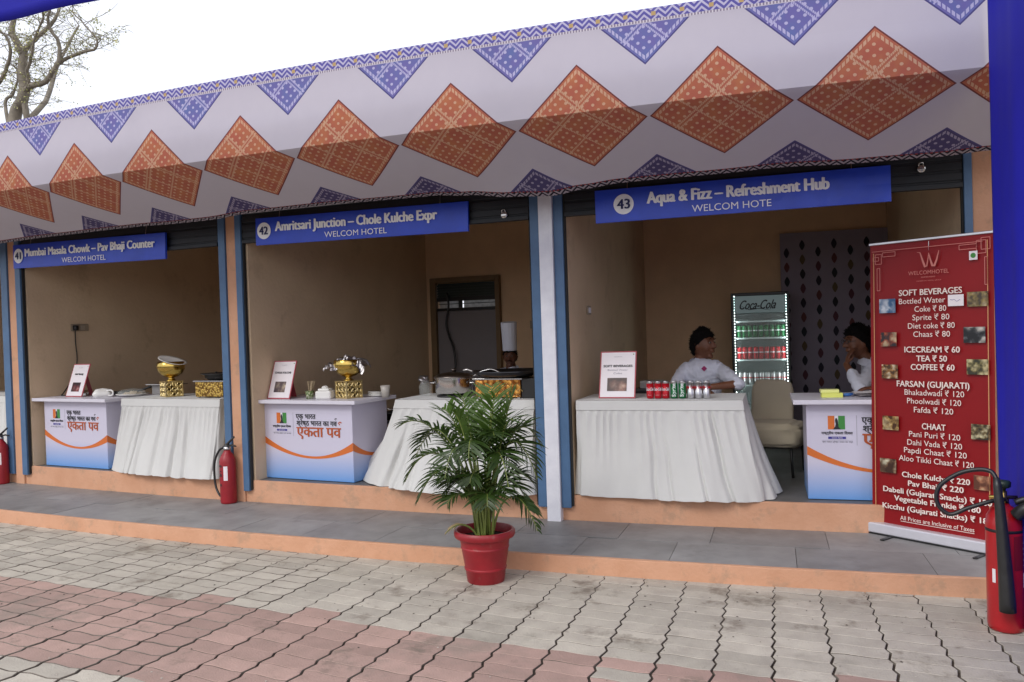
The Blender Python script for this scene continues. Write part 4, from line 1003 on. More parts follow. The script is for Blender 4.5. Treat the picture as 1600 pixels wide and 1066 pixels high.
# ================================================================== PEOPLE
def skinmat(name, c): 
    m = mat(name, c, .5, var=.1, scale=12, bump=.05, bscale=80); m.node_tree.nodes['Principled BSDF'].inputs['Subsurface Weight'].default_value = .05; return m
m_hair = mat('black_hair', (.007, .006, .006), .95, var=.4, scale=60, bump=1.0, bscale=90, spec=.15)
m_shirt = mat('white_shirt', srgb(212, 214, 226), .85, var=.03, scale=4, bump=.15, bscale=100, sheen=.1)
m_trous = plain('dark_trousers', (.02, .02, .025), .8)
def capsule(mb, a, b, ra, rb, n=12):
    a = Vector(a); b = Vector(b); k = 6
    mb.tube([a + (b - a) * i / k for i in range(k + 1)], [ra + (rb - ra) * i / k for i in range(k + 1)], n)
    mb.ell(a, (ra, ra, ra), 12, 8); mb.ell(b, (rb, rb, rb), 12, 8)
def head(mb, c, R, sc=1.0):
    """head facing -Y before rotation R (3x3), centre c"""
    R4 = R.to_4x4()
    def fn(v):
        x, y, z = v
        if z < 0: x *= 1 - .32 * (-z) ** 1.5; y = y * (1 - .12 * -z) - .06 * (-z)
        if y < 0 and z > .3: y *= .93
        if y < 0 and .0 < z < .25 and .18 < abs(x) < .6: y *= .9
        return Vector((x, y, z))
    mb.ell(c, (.071 * sc, .09 * sc, .113 * sc), 36, 26, T=R4, fn=fn)
    C = Vector(c)
    pt = lambda x, y, z: C + R @ Vector((x * sc, y * sc, z * sc))
    capsule(mb, pt(0, -.083, .018), pt(0, -.104, -.018), .009 * sc, .0135 * sc, 10)     # nose
    mb.ell(pt(-.011, -.094, -.022), (.009 * sc,) * 3, 8, 6); mb.ell(pt(.011, -.094, -.022), (.009 * sc,) * 3, 8, 6)
    mb.ell(pt(0, -.083, -.048), (.024 * sc, .011 * sc, .006 * sc), 12, 8, T=R4); mb.ell(pt(0, -.081, -.058), (.021 * sc, .011 * sc, .007 * sc), 12, 8, T=R4)
    mb.ell(pt(0, -.056, -.09), (.028 * sc, .02 * sc, .019 * sc), 12, 8, T=R4)         # chin
    for sx in (-1, 1):
        mb.ell(pt(sx * .03, -.076, .034), (.022 * sc, .012 * sc, .007 * sc), 10, 6, T=R4)      # brow
        mb.ell(pt(sx * .072, .008, -.004), (.01 * sc, .02 * sc, .031 * sc), 12, 8, T=R4)   # ear
        mb.ell(pt(sx * .037, -.046, -.024), (.027 * sc, .03 * sc, .032 * sc), 14, 10, T=R4)   # cheek
def hand(mb, wrist, dirv, up, size=1.0, curl=.35, mirror=1):
    """palm with five unequal bent fingers; dirv fingers' direction, up = back of the hand"""
    d = Vector(dirv).normalized(); u = Vector(up); u = (u - d * u.dot(d)).normalized(); s_ = d.cross(u) * mirror; w0 = Vector(wrist)
    mb.ell(w0 + d * .045 * size, (.034 * size, .047 * size, .015 * size), 14, 10, T=Matrix((s_, d, u)).transposed().to_4x4())
    for i, (off, L) in enumerate(((-.028, .058), (-.01, .072), (.009, .078), (.027, .07))):
        a = w0 + d * .08 * size + s_ * off * size; ang = 0; pr = a; dr = d.copy()
        for j, f in enumerate((.45, .32, .23)):
            dr = (dr * cos(curl) - u * sin(curl)).normalized(); q = pr + dr * L * f * size; capsule(mb, pr, q, (.0088 - j * .0008) * size, (.008 - j * .0008) * size, 8); pr = q
    a = w0 + d * .03 * size + s_ * .028 * size; b = a + (d * .6 + s_ * .7 - u * .25).normalized() * .035 * size; c = b + (d * .95 + s_ * .2 - u * .3).normalized() * .03 * size
    capsule(mb, a, b, .0115 * size, .0095 * size, 8); capsule(mb, b, c, .0095 * size, .008 * size, 8)
def RotZ(a): return Matrix.Rotation(a, 3, 'Z')
def hair_cap(mb, c, R, sc=1.0, fringe=.02):
    R4 = R.to_4x4()
    def fn(v):
        x, y, z = v
        q = 1 + .05 * noise.noise(Vector((x * 6, y * 6, z * 6)))
        return Vector((x * q, y * q, z * q))
    # keep only the part above/behind the hairline: a displaced cap
    vs = []; fs = []; n, m = 36, 18
    for i in range(m + 1):
        for k in range(n):
            ph = 2 * pi * k / n; front = max(0, -sin(ph)); g_ = (1 - sin(ph)) / 2; g_ = g_ * g_ * (3 - 2 * g_); lim = pi * (.74 - .38 * g_ - .02 * abs(cos(ph)) + .03 * noise.noise(Vector((cos(ph) * 5, sin(ph) * 5, 2)))) ; t_ = lim * i / m
            v = Vector((sin(t_) * cos(ph), sin(t_) * sin(ph), cos(t_)))
            q = (1.0 if i < m else .9) + .09 * noise.noise(v * 4) + .05 * noise.noise(v * 13)
            v = Vector((v.x * .0805 * q * sc, v.y * .1 * q * sc + .003, v.z * .126 * q * sc + .002)); vs.append(R @ v + Vector(c))
    for i in range(m):
        for k in range(n): a = i * n + k; b = i * n + (k + 1) % n; fs.append((a, a + n, b + n, b))
    mb.add(vs, fs)
    tr_ = random.Random(int(sc * 100)); C0 = Vector(c)
    for _ in range(900):
        v = Vector(tr_.choice(vs[n:])); o_ = (v - C0).normalized(); sd_ = Vector((tr_.uniform(-1, 1), tr_.uniform(-1, 1), tr_.uniform(-1.2, .3))); tip = v + (o_ * .5 + sd_ * .6).normalized() * tr_.uniform(.008, .02) * sc
        e = o_.cross(sd_).normalized() * .0028; mb.add([v - e - o_ * .003, v + e - o_ * .003, v + o_ * .002, tip], [(0, 1, 3), (1, 2, 3), (2, 0, 3)])
def eyes(t, c, R, sc=1.0):
    C = Vector(c)
    for sx in (-1, 1):
        mb = MB(); mb.ell(C + R @ Vector((sx * .029 * sc, -.0805 * sc, .013 * sc)), (.0115 * sc, .006 * sc, .0065 * sc), 12, 8, T=R.to_4x4())
        mb.ell(C + R @ Vector((sx * .029 * sc, -.0855 * sc, .013 * sc)), (.0066 * sc, .0024 * sc, .0062 * sc), 10, 6, mi=1, T=R.to_4x4()); mb.build('eye', [plain('eye_white', (.2, .17, .15), .4), m_blk], t, smooth=True)
        mb = MB(); mb.tube([C + R @ Vector((sx * q * sc, -.0885 * sc + abs(q - .03) * .25, (.037 + .004 * (1 - abs(q - .028) / .02)) * sc)) for q in (.013, .022, .031, .041, .048)], [.0015, .0026, .0026, .002, .001], 6); mb.build('eyebrow', m_hair, t, smooth=True)
def stool(t_s, t_d, lab):
    t = empty('stool', t_s, t_d, .2835, 0, lab, 'stool', 'stools the staff sit on')
    mb = MB(); mb.lathe([(0, .355), (.15, .355), (.155, .37), (.15, .382), (0, .384)], 24); mb.build('seat', m_black, t, smooth=True)
    for k in range(4):
        a = k * pi / 2 + .4; mb = MB(); mb.tube([(.1 * cos(a), .1 * sin(a), .355), (.16 * cos(a), .16 * sin(a), 0)], .012, 8); mb.build('leg', m_black, t, smooth=True)
def person(s, d, label, hc, hyaw, hp, neckb, sh_l, sh_r, arms, hip, skin, knees, chest=.1, hs=1.0):
    """coordinates are local to the root: x right along the stalls, y into the stall, z above the ground of the stall floor"""
    t = empty('person', s, d, .2835, 0, label, 'person')
    R = RotZ(hyaw) @ Matrix.Rotation(hp, 3, 'X')
    body = MB(); head(body, hc, R, hs)
    hb = Vector(hc) + R @ Vector((0, .02, -.085)); capsule(body, hb, neckb, .048, .052)
    L = Vector(sh_l); Rr = Vector(sh_r); H_ = Vector(hip); mid = (L + Rr) / 2
    def torso(mb, g):
        for q in range(9):
            f = q / 8; a = mid + (H_ - mid) * f; hw = (L - Rr).length / 2 * (1.0 - .28 * sin(f * pi) * .9 - .0 * f) * .86; ax = (L - Rr).normalized()
            k = 7
            for i in range(k + 1):
                mb.ell(a + ax * hw * (2 * i / k - 1) * .8, ((chest * (1 - .12 * abs(2 * i / k - 1)) + g),) * 3, 12, 8)
        capsule(mb, Rr, L, .052 + g, .052 + g)
    torso(body, -.012)
    shirt = MB(); torso(shirt, .004)
    capsule(shirt, neckb, Vector(neckb) + Vector((0, 0, -.07)), .056, .075)
    capsule(shirt, Vector(neckb) + Vector((0, 0, -.035)), L, .055, .055); capsule(shirt, Vector(neckb) + Vector((0, 0, -.035)), Rr, .055, .055)
    for shd, elb, wr, fd, up, curl, cover, mir in arms:
        a, b, c = Vector(shd), Vector(elb), Vector(wr)
        capsule(body, a, b, .046, .036); capsule(body, b, c, .036, .024); hand(body, c, fd, up, .92, curl, mir)
        capsule(shirt, a, b, .06, .05); 
        if cover > 0: capsule(shirt, b, b + (c - b) * cover, .05, .043)
    tr = MB()
    for (kn, ft) in knees:
        sg = 1 if Vector(kn).x > H_.x else -1
        capsule(body, H_ + Vector((sg * .06, 0, 0)), kn, .06, .042); capsule(body, kn, ft, .042, .03)
        capsule(tr, H_ + Vector((sg * .06, 0, 0)), kn, .082, .062); capsule(tr, kn, Vector(ft) + Vector((0, 0, .03)), .062, .05)
    capsule(tr, H_ + Vector((-.06, 0, 0)), H_ + Vector((.06, 0, .02)), .1, .1)
    voxelize(body, 'body', skin, t, .0058, 3)
    voxelize(shirt, 'shirt', m_shirt, t, .009, 3)
    voxelize(tr, 'trousers', m_trous, t, .013, 3)
    for (kn, ft) in knees:
        mb = MB(); mb.ell(Vector(ft) + Vector((0, -.05, 0)), (.04, .1, .035), 14, 8); mb.build('shoe', m_black, t, smooth=True)
    nb = Vector(neckb); ax = (Rr - L).normalized(); fw = Vector((-ax.y, ax.x, 0)); fw = -fw if fw.dot(R @ Vector((0, -1, 0))) < 0 else fw
    mb = MB(); vs = []; fs = []; n = 26
    for i in range(n + 1):
        a = -2.75 + 5.5 * i / n; dv = -fw * cos(a) + ax * sin(a); dip = .028 * (1 - cos(a)) / 2
        for rr, zz in ((.058, .02), (.062, .05), (.068, .046), (.092, -.008)): vs.append(nb + dv * rr * (1 + .1 * (1 - cos(a)) / 2) + Vector((0, 0, zz - dip * 1.4)))
    for i in range(n):
        for k in range(3): q = i * 4 + k; fs.append((q, q + 1, q + 5, q + 4))
    mb.add(vs, fs); mb.build('collar', m_shirt, t, smooth=True)
    hc_ = Vector(hc); eyes(t, hc_, R, hs)
    return t, R
sk = skinmat('brown_skin', srgb(112, 70, 48)); sk2 = skinmat('dark_skin', srgb(96, 58, 40))
F0 = .2835
# seated man behind the can table, looking right
hc = (-.045, .01, 1.33 - F0)
t, R1 = person(-.735, 1.9, 'young man in a white shirt seated behind the can table, looking right', hc, radians(62), -.05, (-.085, .015, 1.185 - F0), (.075, -.03, 1.125 - F0), (-.2, -.0, 1.11 - F0),
    [((.09, -.04, 1.125 - F0), (.24, -.33, 1.035 - F0), (.05, -.44, 1.025 - F0), (-1, -.25, -.1), (0, -.15, 1), .3, .12, 1),
     ((-.21, -.01, 1.1 - F0), (-.26, -.25, .99 - F0), (-.06, -.42, 1.0 - F0), (1, -.2, -.05), (0, -.15, 1), .3, .5, -1)],
    (-.09, .08, .42), sk, [((.0, -.3, .42), (.0, -.3, .05)), ((-.2, -.28, .42), (-.2, -.28, .05))], hs=1.07)
mb = MB(); hair_cap(mb, hc, R1, 1.1); mb.build('hair', m_hair, t, smooth=True)
mb = MB(); mb.box(-.016, .016, -.004, .004, -.016, .016, T=Matrix.Translation((-.03, -.118, 1.145 - F0)) @ Matrix.Rotation(pi / 4, 4, 'Y')); mb.build('magenta_badge', ink('magenta', srgb(150, 20, 90)), t, bevel=.002)
stool(-.8, 1.99, 'black stool under the seated man at the can table')
# second man, hand at his mouth, behind the third counter
hc = (0, 0, 1.32 - F0)
t, R2_ = person(.425, 1.92, 'man with glasses in a white shirt leaning his face on his hand beside the banner', hc, radians(-68), .05, (.085, .01, 1.175 - F0), (.29, .02, 1.08 - F0), (.08, -.06, 1.1 - F0),
    [((.08, -.08, 1.09 - F0), (-.02, -.3, .99 - F0), (-.095, -.1, 1.155 - F0), (.25, .05, 1), (-1, -.3, .1), .35, .6, 1),
     ((.3, .0, 1.07 - F0), (.3, -.25, .99 - F0), (.08, -.38, 1.0 - F0), (-1, -.15, 0), (0, -.1, 1), .25, .5, -1)],
    (.2, .1, .42), sk, [((.1, -.3, .42), (.1, -.3, .05)), ((.3, -.3, .42), (.3, -.3, .05))], hs=1.07)
mb = MB(); hair_cap(mb, hc, R2_, 1.12); mb.build('hair', m_hair, t, smooth=True)
mb = MB(); C = Vector(hc)
for sx in (-1, 1):
    mb.tube([C + R2_ @ Vector((sx * .033 + .023 * cos(k * pi / 6), -.104, .013 + .015 * sin(k * pi / 6))) for k in range(13)], .002, 5, cap=False)
    mb.tube([C + R2_ @ Vector((sx * .053, -.096, .016)), C + R2_ @ Vector((sx * .074, .0, .014))], .002, 5)
mb.build('spectacles', m_black, t, smooth=True)
stool(.63, 2.02, 'black stool under the man with glasses')
# chef behind the griddle
hc = (0, 0, 1.245 - F0)
t, R3 = person(-2.79, 2.6, 'chef in a tall white hat and white jacket behind the black griddle', hc, radians(14), .1, (0, .02, 1.11 - F0), (.16, .02, 1.04 - F0), (-.16, .02, 1.04 - F0),
    [((.17, .02, 1.03 - F0), (.22, -.12, .82 - F0), (.1, -.3, .84 - F0), (-.4, -1, 0), (0, 0, 1), .4, .95, 1), ((-.17, .02, 1.03 - F0), (-.22, -.12, .82 - F0), (-.1, -.3, .84 - F0), (.4, -1, 0), (0, 0, 1), .4, .95, -1)],
    (0, .06, .42), sk2, [((.09, -.28, .42), (.09, -.28, .05)), ((-.09, -.28, .42), (-.09, -.28, .05))], hs=.87)
mb = MB(); mb.lathe([(.067, .058), (.069, .062), (.069, .09), (.071, .2), (.076, .325), (.073, .33), (.05, .324), (0, .318)], 60, hc, T=R3.to_4x4() @ Matrix.Scale(1.0, 4), fn=lambda a, z: 1 + (.02 * sin(a * 15) if z > .1 else 0)); mb.build('chef_hat', m_shirt, t, smooth=True)
mb = MB(); C = Vector(hc); mb.tube([C + R3 @ Vector((q * .87, -.084 + abs(q) * .45, -.031 - abs(q) * .2)) for q in (-.026, -.013, 0, .013, .026)], [.002, .0045, .005, .0045, .002], 6); mb.build('moustache', m_hair, t, smooth=True)
mb = MB(); hair_cap(mb, hc, R3, .85); mb.build('hair', m_hair, t, smooth=True)
stool(-2.79, 2.66, 'stool behind the griddle where the chef rests')

# ================================================================== MENU BANNER
bs = W(.352, .925, .105); be = W(.968, .46, .105); bang = atan2(be.y - bs.y, be.x - bs.x); BWd = (be - bs).length; BHt = 1.80
bn = bpy.data.objects.new('menu_banner', None); COL.objects.link(bn); bn.location = bs; bn.rotation_euler = (0, 0, bang)
tag(bn, 'tall red roll-up menu banner standing on the walkway beside the blue curtain', 'banner')
m_ban = mat('banner_red', srgb(138, 18, 24), .38, var=.08, scale=2.2, bump=.05, bscale=3, spec=.3)
z0 = .068; leanb = .03
Tb = Matrix.Rotation(-leanb, 4, 'X'); Tb = Matrix.Translation((0, .05, z0)) @ Tb
mb = MB(); vs = []; fs = []
for i in range(17):
    for k in range(25):
        x = BWd * i / 16; z = BHt * k / 24; y = .010 * sin(pi * i / 16) * nz(x * 2.2, z * .6, 4) * 1.5 + .003 * nz(x * 6, z * 3)
        vs.append(Tb @ Vector((x, y + .006, z)))
for i in range(16):
    for k in range(24): a = i * 25 + k; fs.append((a, a + 25, a + 26, a + 1))
mb.add(vs, fs); mb.build('printed_sheet', m_ban, bn, smooth=True)
mb = MB(); mb.box(-.005, BWd + .005, -.004, .016, BHt - .0, BHt + .016, T=Tb); mb.build('top_rail', m_alu, bn, bevel=.003)
mb = MB(); mb.box(-.015, BWd + .01, 0, .1, .008, .072); mb.build('base', mat('banner_base', srgb(205, 204, 212), .3, .2, var=.04), bn, bevel=.008)
mb = MB(); mb.box(-.017, -.0155, 0, .1, .006, .074); mb.box(-.015, BWd + .01, .0, .1, .0, .0078); mb.build('end_cap', m_black, bn)
for fx in (.16, .72):
    mb = MB(); mb.poly([(fx - .012 + .0, 0), (fx + .012, 0), (fx + .012, .006), (fx - .012, .006)], -.11, .2); mb.lathe([(.014, 0), (.014, .006)], 12, (fx, -.11, 0)); mb.build('foot', m_black, bn)
mb = MB(); mb.tube([(BWd / 2, .1, .05), (BWd / 2, .12, BHt + .06)], .007, 6); mb.build('support_pole', m_alu, bn)
m_btxt = ink('banner_white', srgb(236, 222, 214)); m_bgold = ink('banner_gold', srgb(206, 150, 100)); m_bro = ink('banner_rose', srgb(200, 120, 112))
bz = lambda v_: BHt * (1 - v_)
def bt(txt, u0, u1, v_, h_, bold, m=m_btxt): lettering(bn, txt, u0 * BWd, min(u1, .985) * BWd, bz(v_) - h_ / 2, h_, m, -.014, bold, T=Tb)
for l in [('WELCOMHOTEL', .347, .676, .1112, .024, .0, m_bro), ('AHMEDABAD', .452, .567, .1272, .008, 0, m_bro), ('MEMBER ITC HOTEL GROUP', .416, .615, .14, .006, 0, m_bro),
          ('SOFT BEVERAGES', .265, .777, .1781, .036, .03), ('Bottled Water', .265, .645, .2071, .034, -.0), ('Coke ₹ 80', .396, .652, .2361, .034, 0), ('Sprite ₹ 80', .378, .676, .2651, .034, 0),
          ('Diet coke ₹ 80', .34, .717, .2941, .034, 0), ('Chaas ₹ 80', .384, .68, .3231, .034, 0), ('ICECREAM ₹ 60', .308, .756, .3762, .035, .03), ('TEA ₹ 50', .407, .656, .407, .035, .03), ('COFFEE ₹ 60', .36, .714, .4367, .035, .03),
          ('FARSAN (GUJARATI)', .24, .826, .4959, .036, .03), ('Bhakadwadi ₹ 120', .306, .784, .5247, .034, 0), ('Phoolwadi ₹ 120', .327, .76, .5543, .034, 0), ('Fafda ₹ 120', .383, .699, .5842, .034, 0),
          ('CHAAT', .448, .64, .6398, .036, .03), ('Pani Puri ₹ 120', .34, .751, .6695, .034, 0), ('Dahi Vada ₹ 120', .325, .764, .6988, .034, 0), ('Papdi Chaat ₹ 120', .297, .799, .7269, .034, 0), ('Aloo Tikki Chaat ₹ 120', .253, .852, .7566, .034, 0),
          ('Chole Kulcha ₹ 220', .277, .823, .8136, .033, .03), ('Pav Bhaji ₹ 220', .328, .775, .8423, .033, .03), ('Dabeli (Gujarati Snacks) ₹ 180', .113, .983, .8729, .033, .03), ('Vegetable Frankie ₹ 180', .208, .9, .9005, .033, .03),
          ('Kicchu (Gujarati Snacks) ₹ 180', .106, .985, .9325, .033, .03), ('All Prices are Inclusive of Taxes', .259, .85, .968, .026, 0)]: bt(*l)
mb = MB()
def bl(pts, w_=.004, mi=0): mb.add([Tb @ Vector(v) for v in MB().strip([(a * BWd, bz(b)) for a, b in pts], w_, -.013).v], [(2 * i, 2 * i + 1, 2 * i + 3, 2 * i + 2) for i in range(len(pts) - 1)], mi)
bl([(.262, .98), (.85, .98)], .003)
mb.build('underline', m_btxt, bn)
mb = MB(); bl([(.03, .024), (.93, .024)]); bl([(.045, .03), (.045, 1.0)], .005, 1); bl([(.965, .02), (.965, .98)], .005, 1)
def rectl(u0, u1, v0, v1): 
    bl([(u0, v0), (u1, v0)]); bl([(u0, v1), (u1, v1)]); bl([(u0, v0), (u0, v1)]); bl([(u1, v0), (u1, v1)])
rectl(.06, .115, .035, .07); rectl(.04, .09, .045, .058); rectl(.125, .235, .03, .045); rectl(.075, .1, .085, .165)
rectl(.885, .955, .02, .062); rectl(.92, .985, .012, .05); rectl(.755, .885, .03, .045); rectl(.945, .965, .075, .165)
mb.build('border_line', [m_bro, m_bgold], bn)
mb = MB(); wl = [([(.42, .04), (.445, .042), (.47, .075), (.485, .092), (.5, .09), (.512, .06), (.515, .045)], [.002, .006, .012, .014, .008, .006, .002]), ([(.515, .045), (.53, .07), (.545, .09), (.56, .091), (.58, .07), (.598, .04)], [.004, .01, .014, .014, .01, .004])]
for pts, wd_ in wl:
    q = MB().strip([(a * BWd, bz(b)) for a, b in pts], wd_, -.013); mb.add([Tb @ Vector(v) for v in q.v], [(2 * i, 2 * i + 1, 2 * i + 3, 2 * i + 2) for i in range(len(pts) - 1)])
mb.build('logo', m_bro, bn)
phs = [(.092, .234, .196, .246), (.102, .241, .315, .365), (.109, .249, .43, .479), (.811, .969, .187, .235), (.782, .945, .302, .354), (.804, .966, .408, .458), (.112, .252, .613, .662), (.086, .227, .765, .815), (.833, .975, .62, .67), (.848, .97, .787, .834)]
pms = [photo_mat('photo_blue_glass', srgb(50, 90, 130), srgb(150, 170, 190), srgb(226, 230, 236), 22), photo_mat('photo_orange_drink', srgb(40, 30, 36), srgb(190, 90, 50), srgb(220, 190, 150), 20), photo_mat('photo_snack', srgb(70, 46, 26), srgb(190, 140, 80), srgb(232, 220, 190), 30),
       photo_mat('photo_yellow', srgb(70, 60, 50), srgb(150, 130, 70), srgb(190, 170, 130), 26), photo_mat('photo_dark', srgb(24, 26, 30), srgb(90, 92, 96), srgb(210, 206, 196), 20), photo_mat('photo_olive', srgb(50, 50, 34), srgb(140, 130, 80), srgb(214, 200, 150), 30),
       photo_mat('photo_fafda', srgb(70, 40, 16), srgb(206, 170, 100), srgb(232, 210, 160), 26), photo_mat('photo_roll', srgb(60, 36, 24), srgb(150, 120, 90), srgb(226, 220, 190), 16), photo_mat('photo_chaat', srgb(40, 36, 24), srgb(130, 110, 70), srgb(210, 200, 160), 34), photo_mat('photo_kulcha', srgb(90, 50, 34), srgb(190, 130, 96), srgb(226, 190, 150), 18)]
for (u0, u1, v0, v1), pm in zip(phs, pms):
    mb = MB(); mb.add([Tb @ Vector(p) for p in [(u0 * BWd, -.013, bz(v1)), (u1 * BWd, -.013, bz(v1)), (u1 * BWd, -.013, bz(v0)), (u0 * BWd, -.013, bz(v0))]], [(0, 1, 2, 3)]); mb.build('food_photo', pm, bn)
def brect(u0, u1, v0, v1, m, nm, y=-.014):
    mb = MB(); mb.add([Tb @ Vector(p) for p in [(u0 * BWd, y, bz(v1)), (u1 * BWd, y, bz(v1)), (u1 * BWd, y, bz(v0)), (u0 * BWd, y, bz(v0))]], [(0, 1, 2, 3)]); return mb.build(nm, m, bn)
brect(.831, .893, .053, .082, m_card, 'green_dot_mark')
mb = MB(); mb.add([Tb @ Vector((.862 * BWd + .015 * cos(a * pi / 9), -.0155, bz(.0675) + .015 * sin(a * pi / 9))) for a in range(18)], [tuple(range(18))]); mb.build('green_dot', m_green, bn)
brect(.668, .789, .193, .231, m_card, 'paper_sticker', -.017)
mb = MB(); rs_ = random.Random(4); pts = [(.685 + k * .008, .212 + rs_.uniform(-.004, .004)) for k in range(11)]; q = MB().strip([(a * BWd, bz(b)) for a, b in pts], .0018, -.0185); mb.add([Tb @ Vector(v) for v in q.v], [(2 * i, 2 * i + 1, 2 * i + 3, 2 * i + 2) for i in range(10)]); mb.build('handwriting', m_violet, bn)

# ================================================================== FIRE EXTINGUISHERS
def small_ext(s, d, label, rot):
    t = empty('fire_extinguisher', s, d, .105, rot, label, 'fire extinguisher', 'small red extinguishers by the pillars')
    mb = MB(); mb.lathe([(.06, 0), (.066, .006), (.068, .02), (.068, .35), (.063, .38), (.046, .415), (.03, .435), (.028, .45), (0, .452)], 32); mb.build('cylinder', mat('red_enamel_dull', srgb(146, 22, 34), .42, var=.15, scale=9, bump=.1, bscale=20), t, smooth=True)
    mb = MB(); mb.lathe([(.03, .45), (.03, .475), (.018, .48), (.018, .5), (0, .5)], 14); mb.build('valve', m_steel, t, smooth=True)
    mb = MB(); mb.tube([(-.01, 0, .49), (.03, 0, .52), (.09, 0, .565)], [.012, .01, .008], 6); mb.tube([(0, 0, .48), (.06, 0, .495), (.11, 0, .485)], [.01, .009, .006], 6); mb.tube([(0, 0, .45), (0, 0, .5)], .022, 8); mb.build('handle', m_black, t, smooth=True)
    mb = MB(); mb.tube(smoothpath([(-.02, -.0, .475), (-.08, -.01, .45), (-.13, -.02, .36), (-.145, -.02, .25), (-.13, -.02, .13), (-.08, -.03, .07), (-.04, -.05, .065)], 6), .0095, 8); mb.build('hose', m_black, t, smooth=True)
    mb = MB(); r = .0685
    mb.add([(r * sin(a), -r * cos(a), z) for a in (.3, .55, .8) for z in (.2, .32)], [(0, 2, 3, 1), (2, 4, 5, 3)]); mb.build('label_tag', m_card, t)
    mb = MB()
    for z_, a0, a1, hh in ((.31, -.7, .1, .02), (.23, -.55, .05, .03), (.15, -.45, 0, .022), (.27, -.4, 0, .012)):
        n = 6; mb.add([(r * sin(a0 + (a1 - a0) * k / n), -r * cos(a0 + (a1 - a0) * k / n), z_ + (hh if e else 0) * (1 if k not in (0, n) else .6)) for k in range(n + 1) for e in (0, 1)], [(2 * k, 2 * k + 2, 2 * k + 3, 2 * k + 1) for k in range(n)])
    mb.build('printed_label', plain('label_dark_red', srgb(70, 24, 26), .5), t)
    return t
e1 = small_ext(-4.765, .83, 'small red fire extinguisher with white tag at the pillar between stalls 41 and 42', -.1)
dup(e1, -7.9, .83, .105, .25, 'small red fire extinguisher at the far left pillar by stall 41')
E = empty('fire_extinguisher', .797, -.45, 0, 0, 'large red fire extinguisher with a long black horn standing on the paving', 'fire extinguisher')
mb = MB(); mb.lathe([(.066, 0), (.076, .008), (.079, .03), (.079, .5), (.074, .54), (.055, .575), (.03, .592), (.025, .6), (0, .6)], 36); mb.build('cylinder', m_red, E, smooth=True)
mb = MB(); mb.lathe([(.0798, .472), (.0798, .486)], 36); mb.build('band', m_black, E, smooth=True)
mb = MB(); mb.lathe([(.024, .598), (.024, .62), (.017, .625), (.017, .66), (.0, .662)], 16); mb.tube([(-.06, 0, .63), (.06, 0, .63)], .009, 8); mb.build('valve', m_brass, E, smooth=True)
mb = MB(); mb.lathe([(.01, .66), (.012, .672), (.03, .678), (.032, .7), (.024, .71), (0, .712)], 14, fn=lambda a, z: 1 + .12 * cos(6 * a)); mb.build('hand_wheel', plain('green_black', (.015, .03, .02), .4), E, smooth=True)
mb = MB(); r = .0796
def cyl_rect(mb, a0, a1, z0_, z1_, rr, mi=0, n=6): mb.add([(rr * sin(a0 + (a1 - a0) * k / n), -rr * cos(a0 + (a1 - a0) * k / n), z_) for k in range(n + 1) for z_ in (z0_, z1_)], [(2 * k, 2 * k + 2, 2 * k + 3, 2 * k + 1) for k in range(n)], mi)
cyl_rect(mb, .25, 1.3, .3, .46, r + .0003); mb.build('instruction_label', plain('label_maroon', srgb(120, 20, 28), .4), E)
mb = MB(); cyl_rect(mb, .9, 1.35, .215, .285, r + .0006); cyl_rect(mb, -.95, -.75, .235, .3, r + .0006); mb.build('white_label', m_card, E)
mb = MB(); cyl_rect(mb, 1.0, 1.1, .225, .245, r + .0012); cyl_rect(mb, 1.15, 1.3, .235, .255, r + .0012); mb.build('label_print', m_blk, E)
for k in range(5): lettering(E, ('CO2', 'FIRE', 'EXTINGUISHER', 'PULL PIN', 'AIM LOW')[k], .075, .1, .42 - k * .026, .01, m_btxt, wrap=r + .0012, name='label_lettering')
mb = MB(); hosep = [(.0, -.03, .625), (-.06, -.05, .62), (-.16, -.05, .585), (-.24, -.04, .55), (-.29, -.03, .6), (-.28, -.03, .68), (-.2, -.04, .745), (-.12, -.06, .77), (-.07, -.08, .765), (-.052, -.1, .735)]
mb.tube(smoothpath(hosep, 8), .0105, 8); mb.build('hose', m_black, E, smooth=True)
mb = MB(); mb.tube([(-.052, -.1, .74), (-.05, -.105, .7), (-.044, -.115, .6), (-.036, -.12, .45), (-.03, -.125, .3), (-.026, -.13, .17), (-.025, -.13, .125)], [.014, .018, .022, .027, .031, .035, .036], 16); mb.build('discharge_horn', mat('black_horn', (.02, .02, .02), .38, bump=.3, bscale=25), E, smooth=True)
mb = MB(); mb.tube(smoothpath([(.03, -.08, .56), (.07, -.1, .6), (.13, -.09, .59), (.16, -.06, .5)], 5), [.03] * 16, 10); mb.tube(smoothpath([(.03, -.07, .62), (.08, -.08, .64), (.14, -.06, .62)], 4), .014, 8); mb.build('carry_strap', m_black, E, smooth=True)

# ================================================================== POTTED PALM
pp = empty('potted_palm', -1.888, -.25, 0, 0, 'green potted palm in a red plastic pot in front of the walkway', 'potted plant')
m_pot = mat('red_plastic_pot', srgb(146, 28, 38), .42, var=.2, scale=9, bump=.1, bscale=30); dirt(m_pot, .35, 12, (.3, .2, .16), .6)
mb = MB(); mb.lathe([(.108, 0), (.112, .004), (.122, .075), (.1275, .08), (.1275, .088), (.124, .092), (.142, .2), (.146, .206), (.146, .213), (.143, .217), (.152, .262), (.178, .27), (.184, .282), (.184, .302), (.176, .312), (.166, .312), (.162, .3), (.156, .26), (.14, .25)], 48); mb.build('pot', m_pot, pp, smooth=True, auto=True)
mb = MB(); mb.lathe([(.15, .262), (.1, .268), (0, .272)], 24, fn=lambda a, z: 1 + .01 * sin(9 * a)); mb.build('soil', mat('potting_soil', (.03, .02, .014), .95, bump=.8, bscale=60), pp, smooth=True)
